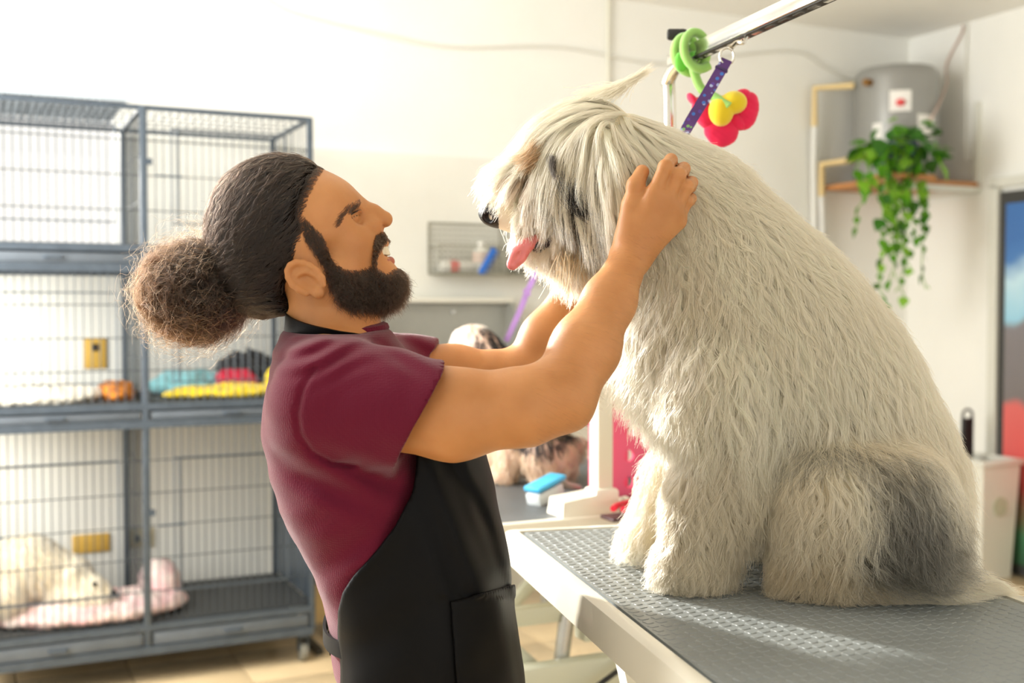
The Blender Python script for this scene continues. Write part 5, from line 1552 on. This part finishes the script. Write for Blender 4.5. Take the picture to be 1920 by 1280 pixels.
# legs
pN, pF = on_z(1285, 1105, TZ), on_z(1188, 1052, TZ)
def leg(px_off, Y, paw):
    a = at(1345 + px_off, 720, Y); b = at(1368 + px_off, 850, Y); c = np.array([paw[0] + (.022 if px_off == 0 else .040), Y, TZ + .13]); d = np.array([paw[0] + .014, paw[1], TZ + .045])
    D.chain([(a, .075), (b, .047), (c, .038), (d, .040)], 0.025)
    D.limb(d + np.array([0, 0, -.012]), paw + np.array([-.016, 0, .030]), .034, .027, 0.02)
leg(0, 1.655, np.array([pN[0], 1.655, TZ])); leg(-30, 1.825, np.array([pF[0] + .018, 1.830, TZ]))
for s in (-1, 1):
    Y = YD + s * .125
    kx = lambda x, y: (at(x, y, YD - .125) if s < 0 else mir(at(x, y, YD - .125), YD))
    D.limb(kx(1570, 948), kx(1662, 965), .078, .090, 0.03)
    D.limb(kx(1560, 960), kx(1565, 1050), .070, .055, 0.03)
    ft0, ft1 = kx(1492, 1100), kx(1670, 1070)
    ft0[2] = TZ + .032; ft1[2] = TZ + .05
    D.limb(ft0, ft1, .030, .040, 0.03)
tl0, tl1, tl2 = on_z(1600, 1118, TZ), on_z(1700, 1122, TZ), on_z(1795, 1112, TZ)
for q in (tl0, tl1, tl2): q[2] = TZ + .022
D.chain([(tl0, .026), (tl1, .022), (tl2, .013)], 0.02)
D.fn(lambda P: TZ + .002 - P[:, 2], 0.006, 'i')
LO, HI = np.array([-.10, 1.40, .96]), np.array([.80, 2.10, 1.80])
VD, QD = mesh_of(D, LO, HI, 0.006)
BD = link_mesh('body', VD, QD, m_under, DG)
DF = Field(D, LO - .05, HI + .05, 0.011)

# px, py, flow x, flow down, length, wave, gap, lift
CT = [(1160, 185, -.5, .15, .11, .002, .010, .4), (1100, 190, -1, .25, .12, .002, .012, .4), (1040, 215, -1, .75, .11, .002, .014, .4), (1000, 260, -.5, 1, .085, .003, .012, .45), (955, 300, -.9, .25, .060, .004, .008, .6), (960, 345, -.5, .8, .030, .003, .005, .5),
      (1040, 290, -.2, 1, .09, .002, .014, .3), (1095, 290, .02, 1, .12, .002, .014, .3), (1150, 280, .3, 1, .14, .002, .014, .3), (1200, 270, .5, 1, .12, .003, .010, .3), (1240, 300, .7, .8, .08, .004, .008, .3),
      (1010, 350, -.1, 1, .055, .003, .010, .35), (960, 375, -.3, .9, .030, .002, .005, .35), (940, 388, -.3, .9, .010, .001, .002, .3), (1000, 400, .1, 1, .040, .003, .008, .35), (1050, 385, .2, 1, .055, .003, .010, .35), (1085, 380, .25, 1, .08, .003, .012, .3), (1140, 380, .2, 1, .11, .003, .016, .3), (1180, 400, .3, 1, .08, .004, .010, .3),
      (1060, 470, .15, 1, .055, .004, .008, .45), (1000, 465, -.1, 1, .018, .002, .003, .4), (1110, 490, .15, 1, .06, .004, .010, .5), (1160, 520, 0, 1, .06, .005, .012, .5),
      (1250, 250, .9, .3, .07, .004, .010, .5), (1310, 300, 1, .5, .075, .005, .012, .5), (1290, 420, .4, 1, .06, .005, .010, .5), (1420, 390, .8, .75, .085, .006, .012, .55), (1370, 500, .35, 1, .08, .006, .010, .5),
      (1560, 520, .7, .9, .09, .006, .012, .55), (1480, 640, .35, 1, .09, .006, .010, .5), (1650, 640, .5, 1, .09, .006, .012, .55), (1200, 600, -.25, 1, .075, .006, .012, .6), (1175, 700, -.15, 1, .075, .006, .012, .55), (1300, 680, .0, 1, .09, .006, .012, .5),
      (1420, 760, .15, 1, .10, .006, .012, .45), (1600, 780, .35, 1, .10, .006, .012, .5), (1740, 760, .35, 1, .085, .006, .012, .55), (1680, 850, .35, 1, .09, .006, .010, .45),
      (1330, 840, .0, 1, .08, .006, .012, .5), (1410, 880, .2, 1, .085, .006, .012, .5), (1230, 860, -.05, 1, .045, .005, .010, .45), (1215, 790, -.05, 1, .05, .005, .010, .45), (1300, 980, .0, 1, .06, .005, .010, .55), (1380, 980, .25, 1, .07, .006, .012, .55), (1285, 1070, -.25, .9, .032, .003, .005, .55), (1340, 1085, .1, .9, .035, .003, .005, .55), (1190, 1000, -.15, 1, .045, .004, .008, .5), (1185, 1040, -.25, .8, .028, .003, .005, .5),
      (1490, 880, -.1, 1, .065, .005, .010, .5), (1600, 880, .2, 1, .075, .005, .010, .45), (1500, 980, -.05, 1, .06, .005, .008, .5), (1600, 1000, .1, 1, .065, .005, .010, .45), (1720, 940, .3, 1, .07, .005, .010, .45), (1780, 960, .35, 1, .05, .005, .010, .55), (1740, 1040, .35, .9, .055, .005, .008, .45), (1500, 1090, -.25, .8, .03, .003, .004, .55), (1580, 1080, .05, 1, .04, .004, .005, .5), (1640, 1118, .8, .35, .05, .004, .004, .5), (1720, 1120, 1, .2, .07, .004, .006, .45), (1800, 1112, 1, .15, .075, .004, .006, .3)]
def dog_vals(P):
    q = P.copy(); q[:, 1] = YD - np.abs(q[:, 1] - YD); return guide_map(CT, q, 3.2)
def dog_flow(P):
    v = dog_vals(P)[:, :2]; return unit(np.stack([v[:, 0], np.zeros(len(P)), -v[:, 1]], 1))
def wt(C):
    w = np.where(C[:, 1] < YD + 0.04, 1.0, 0.30)
    x, y = to_px(C); w = w * np.where((y < 520) & (x < 1270), 1.5, 1.0)
    w = w * np.where((x < 962) & (y > 374) & (y < 445), 0.004, 1.0)
    w = w * np.where((x < 1060) & (x > 985) & (y > 432) & (y < 470), 0.35, 1.0)
    return w
NG, NS = 14000, 170000
def wtg(C):
    x, y = to_px(C); return wt(C) * np.where((y < 440) & (x < 1235), 0.28, 1.0)
rt, nr_ = scatter(VD, QD, NG, wtg)
v = dog_vals(rt)
v[:, 3] *= 1.1; v[:, 2] *= 1.18
gd = comb(rt, nr_, dog_flow, v[:, 2] * (0.75 + 0.5 * rng.random(NG)), DF, K=12, lift=v[:, 5], stiff=0.62, wave=v[:, 3], freq=1.25, hug=0.003, floor=TZ + 0.003, gap=v[:, 4])
rt2, n2 = scatter(VD, QD, NS, wt)
xh, yh = to_px(rt2); hd = (yh < 440) & (xh < 1235)
P, near = fill(gd, rt2, clump=np.where(hd, 0.86 + 0.12 * rng.random(NS), 0.45 + 0.5 * rng.random(NS)), fray=0.012, vary=0.4)
P[:, :, 2] = np.maximum(P[:, :, 2], TZ + 0.002)
# colour
q = rt2.copy(); q[:, 1] = YD - np.abs(q[:, 1] - YD); px_, py_ = to_px(q)
cream = np.array(lin((255, 245, 218))); tan = np.array(lin((228, 204, 160))); grey = np.array(lin((104, 100, 90))); black = np.array(lin((34, 32, 30))); ora = np.array(lin((206, 150, 88)))
c = np.tile(cream, (NS, 1))
def blend(c, mask, colr): return c * (1 - mask[:, None]) + colr * mask[:, None]
nzv = waves(q, 91, 30) * 0.5 + waves(q, 92, 80) * 0.3 + rng.normal(size=NS) * 0.15
def blob(cx, cy, rx, ry, soft=0.35, an=0.0):
    ca, sa = math.cos(an), math.sin(an); dx, dy = px_ - cx, py_ - cy
    r = np.hypot((dx * ca + dy * sa) / rx, (-dx * sa + dy * ca) / ry)
    return np.clip((1 - r + nzv * soft) / soft, 0, 1)
c = blend(c, blob(1320, 960, 170, 190) * .30, tan); c = blend(c, blob(1540, 1070, 130, 90) * .55, tan); c = blend(c, blob(1500, 960, 130, 130) * .35, tan)
c = blend(c, blob(1640, 800, 130, 60) * .35, tan); c = blend(c, np.clip(nzv - 0.15, 0, 1) * .5, tan)
c = blend(c, blob(1705, 985, 115, 125, .5, .3) * .95, grey); c = blend(c, blob(1570, 835, 120, 40, .6, .25) * .85, grey); c = blend(c, blob(1660, 880, 90, 50, .6, .4) * .7, grey)
c = blend(c, blob(1480, 850, 40, 30, .6) * .5, grey)
c = blend(c, blob(1080, 368, 36, 58, .4, -.35) * .97, black); c = blend(c, blob(1040, 320, 15, 32, .4) * .7, black); c = blend(c, blob(1120, 320, 14, 36, .4) * .75, black); c = blend(c, blob(1155, 385, 10, 40, .4) * .5, black)
c = blend(c, blob(990, 300, 42, 45, .5) * .55, ora); c = blend(c, blob(1085, 470, 70, 36, .5) * .5, ora); c = blend(c, blob(1040, 420, 120, 50, .6) * .3, tan)
c = c * (0.92 + 0.12 * rng.random((NG, 1)))[near] * (0.94 + 0.1 * rng.random((NS, 1)))
strands('fur', P, np.clip(c, 0, 0.985), 0.00030, m_fur, DG)
# the tuft that stands up behind the crown and long thin whiskers under the chin
tu = []
for i in range(420):
    b0 = at(1125 + rng.normal() * 22, 178 + rng.normal() * 7, 1.71 + rng.normal() * .012); b1 = at(1178, 160, 1.70); b2 = at(1228 + rng.normal() * 5, 122 + rng.normal() * 5, 1.70)
    tt = 0.6 + 0.4 * rng.random()
    tu.append([(1 - u) ** 2 * b0 + 2 * u * (1 - u) * (b1 + (b0 - b1) * .15) + u * u * b2 + np.array([0, 0, 1]) * rng.normal() * .0012 for u in np.linspace(0, tt, 9)])
strands('crown_tuft', np.array(tu), np.tile(cream, (420, 1)), 0.0003, m_fur, DG)
wh = []
for i in range(46):
    b0 = at(1040 + rng.random() * 70, 468 + rng.random() * 25, YD - .05 + rng.normal() * .02); L = 40 + 50 * rng.random()
    b2 = b0 + np.array([(rng.normal() * 14 - 2) / 1230, rng.normal() * .008, -L / 1230]); b1 = (b0 + b2) / 2 + np.array([rng.normal() * 8 / 1230, 0, 0])
    wh.append([(1 - u) ** 2 * b0 + 2 * u * (1 - u) * b1 + u * u * b2 for u in np.linspace(0, 1, 9)])
strands('chin_whiskers', np.array(wh), np.array(lin((222, 170, 104))) * np.ones((46, 1)), 0.0005, m_fur, DG)
# darker hair lying over the cheek and the ear, tan hair before the eye
def patch(name, n, rows, colr, Yo, spread, rad=.00028):
    out = []
    for i in range(n):
        r_ = rows[int(rng.integers(len(rows)))]; o_ = rng.normal(size=2) * spread
        pts_ = [at(x + o_[0] * (1 - .55 * k / (len(r_) - 1)), y + o_[1] * (1 - .4 * k / (len(r_) - 1)), YD + Yo[k] + rng.normal() * .004) for k, (x, y) in enumerate(r_)]
        tt = 0.65 + .35 * rng.random(); c_ = np.array(curve_pts(pts_, 4)); m = max(6, int(len(c_) * tt)); ii = np.linspace(0, m - 1, 9)
        i0 = np.minimum(ii.astype(int), len(c_) - 2); out.append(c_[i0] + (c_[i0 + 1] - c_[i0]) * (ii - i0)[:, None])
    return strands(name, np.array(out), np.array(lin(colr)) * (0.6 + 0.8 * rng.random((n, 1))), rad, m_fur, DG)
patch('dark_cheek_hair', 1300, [[(1066, 318), (1072, 350), (1084, 382), (1108, 404)], [(1078, 330), (1080, 360), (1096, 390), (1124, 410)], [(1070, 345), (1078, 375), (1098, 398), (1118, 412)]], (46, 43, 40), (-.088, -.099, -.106, -.104), 11)
patch('dark_eye_hair', 350, [[(1036, 296), (1036, 318), (1042, 340)], [(1122, 286), (1120, 314), (1126, 344)]], (60, 54, 48), (-.092, -.104, -.106), 4)
patch('tan_brow_hair', 700, [[(1012, 268), (998, 286), (980, 296), (952, 300)], [(1014, 288), (1000, 300), (984, 314), (962, 322)]], (206, 164, 118), (-.066, -.076, -.074, -.066), 8)
# nose, mouth, tongue
ns = Shape(); ns.ell(g_(925, 401), (.0235, .026, .0195), np.array(Matrix.Rotation(math.radians(18), 3, 'Y')), 0.01); ns.limb(g_(945, 402), g_(975, 416), .020, .018, 0.012)
for s in (-1, 1): ns.ball(g_(914, 410) + np.array([.002, s * .017, 0]), .0065, 0.005, 's')
V, Q = mesh_of(ns, g_(930, 404) - .08, g_(930, 404) + .08, 0.002); link_mesh('nose', V, Q, mat('dog_nose', (24, 23, 24), 0.28, bump=0.2, bscale=500), DG)
mo_ = Shape(); mo_.chain([(g_(978, 436, -.012), .009), (g_(1008, 462, -.030), .008), (g_(1038, 452, -.044), .007), (g_(1058, 438, -.052), .004)], 0.01)
V, Q = mesh_of(mo_, g_(1015, 448) - .10, g_(1015, 448) + .10, 0.0025); link_mesh('lip', V, Q, mat('dog_lip', (46, 34, 34), 0.35), DG)
tg = Shape(); tg.chain([(g_(1012, 446, -.030), .008), (g_(988, 459, -.036), .0088), (g_(972, 478, -.040), .0112), (g_(961, 495, -.040), .0092)], 0.01, sy=1.35, cy=YD - .038)
tg.chain([(g_(994, 456, -.050), .004), (g_(975, 478, -.051), .005), (g_(964, 493, -.050), .004)], 0.005, 's')
V, Q = mesh_of(tg, g_(985, 465, -.035) - .07, g_(985, 465, -.035) + .07, 0.0018); link_mesh('tongue', V, Q, mat('dog_tongue', (230, 134, 134), 0.3, sss=0.3, noise=0.06, nscale=80), DG)
# claws of the hind foot
for s_ in (0, 1):
    p = at(1500 + 34 * s_, 1126, 1.585 - .006 * s_); p[2] = TZ + .010
    MB().tube([p + np.array([.012, .004, .006]) - np.array(DG.location), p + np.array([0, 0, .002]) - np.array(DG.location), p + np.array([-.008, -.004, -.005]) - np.array(DG.location)], [.005, .004, .0015], 6).build('claw', mat('claw', (60, 52, 44), 0.4), DG)

# ================================================================== small dog on the far table
YS = 3.20
def s_(px, py, dy=0.0): return at(px, py, YS + dy)
SD = empty('dog', tuple(on_z(985, 900, TZ2))); tag(SD, 'small black and white dog sitting on the far grooming table', 'dog')
B = Shape()
B.chain([(s_(905, 668), .060), (s_(950, 720), .075), (s_(985, 790), .088), (s_(1015, 835), .082)], 0.04)
B.ball(s_(888, 650), .062, 0.03); B.limb(s_(868, 668), s_(845, 680), .036, .024, 0.02)
for dy, ox in ((-.055, 0), (.055, -26)):
    paw = s_(945 + ox, 897, dy); paw[2] = TZ2 + .022
    B.chain([(s_(955 + ox, 790, dy), .045), (s_(955 + ox, 850, dy), .034), (paw, .026)], 0.03); B.limb(paw, paw + np.array([-.025, -.006, -.002]), .025, .020, 0.02)
for dy in (-.08, .08):
    kn = s_(1020, 850, dy); ft_ = s_(1030, 890, dy); ft_[2] = TZ2 + .022
    B.limb(kn, s_(1045, 860, dy), .062, .055, 0.03); B.limb(kn, ft_, .045, .028, 0.03); B.limb(ft_, ft_ + np.array([-.035, -.01, 0]), .026, .020, 0.02)
B.chain([(s_(1055, 852), .03), (s_(1080, 838), .024), (s_(1088, 830), .016)], 0.02)
for s in (-1, 1): B.chain([(s_(905, 640) + np.array([0, s * .055, 0]), .018), (s_(925, 668) + np.array([0, s * .068, 0]), .02)], 0.02)
B.fn(lambda P: TZ2 + .001 - P[:, 2], 0.004, 'i')
lo, hi = s_(960, 760) - np.array([.26, .22, .30]), s_(960, 760) + np.array([.26, .22, .30])
V, Q = mesh_of(B, lo, hi, 0.006); link_mesh('body', V, Q, mat('undercoat_pink', (222, 190, 170), 0.8), SD)
BF2 = Field(B, lo, hi, 0.012)
def short_coat(name, V, Q, Fd, n, ng, ln, parent, colf, zf, down=(0.15, 0, -1), wave=.003, rad=.0006):
    rt, nn = scatter(V, Q, ng); d = unit(np.array(down, float))
    g = comb(rt, nn, lambda P: np.tile(d, (len(P), 1)), ln * (0.7 + 0.6 * rng.random(ng)), Fd, K=6, lift=0.45, stiff=0.6, wave=wave, freq=1.5, hug=0.003, floor=zf)
    r2, n2 = scatter(V, Q, n); P, nr = fill(g, r2, clump=0.6, fray=0.008); return strands(name, P, colf(r2), rad, m_fur, parent)
def col_small(R):
    x, y = to_px(R); n_ = waves(R, 7, 25) * 12
    c = np.tile(np.array(lin((240, 232, 218))), (len(R), 1))
    pe = (y + n_ > 815); c[pe] = lin((236, 206, 168))
    bl = ((np.hypot((x - 918) / 30, (y - 642) / 30) + n_ / 40 < 1) | (np.hypot((x - 1015) / 62, (y - 790) / 52) + n_ / 60 < 1)); c[bl] = lin((30, 28, 28))
    return c * (0.9 + 0.12 * rng.random((len(R), 1)))
short_coat('fur', V, Q, BF2, 14000, 1600, 0.035, SD, col_small, TZ2 + .002)
MB().ball(s_(838, 676) - np.array(SD.location), (.010, .013, .009)).build('nose', mat('dog_nose', (24, 23, 24), 0.28), SD)
for s in (-1, 1): MB().ball(s_(866, 648) + np.array([-.012, s * .030, 0]) - np.array(SD.location), (.008, .008, .008)).build('eye', mat('dog_eye', (20, 16, 14), 0.1), SD)

# ================================================================== white dog asleep in the lowest cage
WDG = empty('dog', tuple(cage_pt(-0.95, 0.22, 0.27))); tag(WDG, 'fluffy white dog asleep on the cushion in the lowest cage', 'dog')
B = Shape(); zc = 0.30
B.chain([(cage_pt(-1.16, 0.26, zc + .10), .10), (cage_pt(-1.02, 0.25, zc + .12), .115), (cage_pt(-0.88, 0.22, zc + .08), .085)], 0.05)
B.chain([(cage_pt(-0.86, 0.17, zc + .06), .060), (cage_pt(-0.80, 0.13, zc + .045), .045), (cage_pt(-0.755, 0.11, zc + .025), .026)], 0.03)
for y in (0.16, 0.27): B.chain([(cage_pt(-0.93, y, zc + .03), .04), (cage_pt(-0.84, y - .06, zc + .015), .028), (cage_pt(-0.78, y - .08, zc + .012), .022)], 0.02)
B.limb(cage_pt(-1.10, 0.13, zc + .04), cage_pt(-1.22, 0.12, zc + .03), .06, .04, 0.03)
for y in (0.13, 0.23): B.limb(cage_pt(-0.875, y, zc + .11), cage_pt(-0.86, y - .015, zc + .065), .022, .016, 0.015)
lo, hi = cage_pt(-0.98, 0.22, 0.38) - np.array([.36, .34, .22]), cage_pt(-0.98, 0.22, 0.38) + np.array([.36, .34, .22])
V, Q = mesh_of(B, lo, hi, 0.007); link_mesh('body', V, Q, mat('undercoat', (238, 226, 198), 0.9), WDG)
short_coat('fur', V, Q, Field(B, lo, hi, 0.014), 12000, 1400, 0.045, WDG, lambda R: np.tile(np.array(lin((240, 234, 220))), (len(R), 1)) * (0.9 + 0.12 * rng.random((len(R), 1))), 0.275, (0.3, 0, -1), rad=.0008)
MB().ball(cage_pt(-0.735, 0.095, zc + .03) - np.array(WDG.location), (.016, .016, .013)).build('nose', mat('dog_nose', (24, 23, 24), 0.28), WDG)
for x, y in ((-0.80, 0.082), (-0.775, 0.15)): MB().ball(cage_pt(x, y, zc + .075) - np.array(WDG.location), (.010, .010, .008)).build('eye', mat('dog_eye', (20, 16, 14), 0.1), WDG)

# ================================================================== second groomer, hidden behind the big dog but for a forearm
YP = 3.30
PW = empty('person', (0.80, YP + .05, 0)); tag(PW, 'person in dark clothes behind the sheepdog, only one bare forearm in view', 'person')
m_skin2 = mat('skin_brown', (176, 108, 78), 0.5, sss=0.2, noise=0.05, nscale=14)
b2 = Shape(); w0 = np.array([0.80, YP + .05, 0.0])
b2.chain([(w0 + (-.01, 0, 1.36), .05), (w0 + (-.03, 0, 1.43), .05)], 0.02)
b2.ell(w0 + (-.05, 0, 1.475), (.085, .072, .105), k=0.02); b2.limb(w0 + (-.115, 0, 1.455), w0 + (-.14, 0, 1.447), .012, .009, 0.012); b2.limb(w0 + (-.085, 0, 1.41), w0 + (-.11, 0, 1.40), .04, .026, 0.03)
for s in (-1, 1): b2.ell(w0 + (-.04, s * .072, 1.465), (.016, .006, .026), k=0.006)
b2.chain([(w0 + (0, 0, 1.30), .11), (w0 + (0.02, 0, 1.0), .11)], 0.04, sy=.7, cy=w0[1])
for s, ey, hx in ((-1, 3.02, at(1062, 778, 3.10)), (1, 3.55, at(1062, 770, 3.40))):
    sh0 = w0 + (0, s * .16, 1.27); el = np.array([0.50, ey, 1.08]) if s < 0 else np.array([0.55, ey, 1.10])
    wr = np.array(hx) + np.array([.07, 0, 0])
    b2.chain([(sh0, .05), (el, .04), (wr, .026)], 0.02)
    b2.limb(wr, hx, .026, .022, 0.02)
    for k in range(4): b2.chain([(hx + np.array([0, (k - 1.5) * .018, .004]), .010), (hx + np.array([-.035, (k - 1.5) * .020, .002]), .009), (hx + np.array([-.055, (k - 1.5) * .018, -.018]), .008)], 0.004)
    b2.chain([(hx + np.array([.03, -s * .02, 0]), .012), (hx + np.array([-.01, -s * .045, -.012]), .009)], 0.006)
V, Q = mesh_of(b2, (.08, 2.92, .85), (1.05, 3.72, 1.66), 0.005); link_mesh('body', V, Q, m_skin2, PW)
c2 = Shape()
c2.chain([(w0 + (0, 0, 1.31), .12), (w0 + (0.02, 0, 1.02), .125), (w0 + (.02, 0, .86), .125)], 0.05, sy=.68, cy=w0[1])
for s, ey in ((-1, 3.02), (1, 3.55)):
    sh0 = w0 + (0, s * .16, 1.27); el = np.array([0.50, ey, 1.08]) if s < 0 else np.array([0.55, ey, 1.10])
    c2.limb(sh0, sh0 * .45 + el * .55, .066, .056, 0.04)
c2.fn(lambda P: P[:, 2] - 1.40, 0.01, 'i'); c2.fn(lambda P: 0.004 * waves(P, 66, 20), op='d')
V, Q = mesh_of(c2, (.3, 2.95, .68), (1.08, 3.72, 1.50), 0.007); link_mesh('shirt', V, Q, mat('shirt_dark', (44, 38, 42), 0.9), PW)
c3 = Shape()
for s in (-1, 1): c3.chain([(w0 + (.02, s * .07, .86), .10), (w0 + (.02, s * .09, .48), .07), (w0 + (.02, s * .10, .07), .055)], 0.03)
c3.fn(lambda P: 0.04 - P[:, 2], 0.004, 'i')
V, Q = mesh_of(c3, (.55, 3.0, .0), (1.1, 3.7, 1.0), 0.009); link_mesh('trousers', V, Q, mat('trousers_dark', (48, 50, 58), 0.9), PW)
for s in (-1, 1):
    sh_ = Shape(); sh_.limb(w0 + (.04, s * .10, .045), w0 + (-.13, s * .11, .035), .048, .038, 0.02); sh_.fn(lambda P: 0.001 - P[:, 2], 0.004, 'i')
    V, Q = mesh_of(sh_, w0 + (-.22, s * .105 - .08, -.02), w0 + (.12, s * .105 + .08, .12), 0.006); link_mesh('shoe', V, Q, mat('shoe_dark', (50, 48, 46), 0.6), PW)
hr = Shape(); hr.ell(w0 + (-.035, 0, 1.49), (.088, .082, .108), k=0.02); hr.ell(w0 + (.06, 0, 1.44), (.04, .05, .07), k=0.03); hr.fn(lambda P: (w0[0] - .09) - P[:, 0] + (1.50 - P[:, 2]) * .5, 0.01, 'i')
V, Q = mesh_of(hr, w0 + (-.2, -.15, 1.3), w0 + (.2, .15, 1.65), 0.006); link_mesh('hair', V, Q, m_hairm, PW)
for s in (-1, 1):
    MB().ball(w0 + (-.118, s * .030, 1.478) - np.array(PW.location), (.008, .011, .008)).build('eye', m_eye, PW)
    MB().tube([w0 + (-.126 + .012 * abs(k - 1), s * (.012 + .018 * k), 1.500 + .003 * (k == 1)) - np.array(PW.location) for k in range(3)], .0035, 6).build('eyebrow', m_hairm, PW)
MB().tube([w0 + (-.126, y_, 1.404) - np.array(PW.location) + np.array([.25 * abs(y_), 0, 0]) for y_ in (-.022, -.011, 0, .011, .022)], [.002, .005, .006, .005, .002], 8).build('lips', mat('lip', (176, 96, 76), 0.4, sss=0.2), PW)
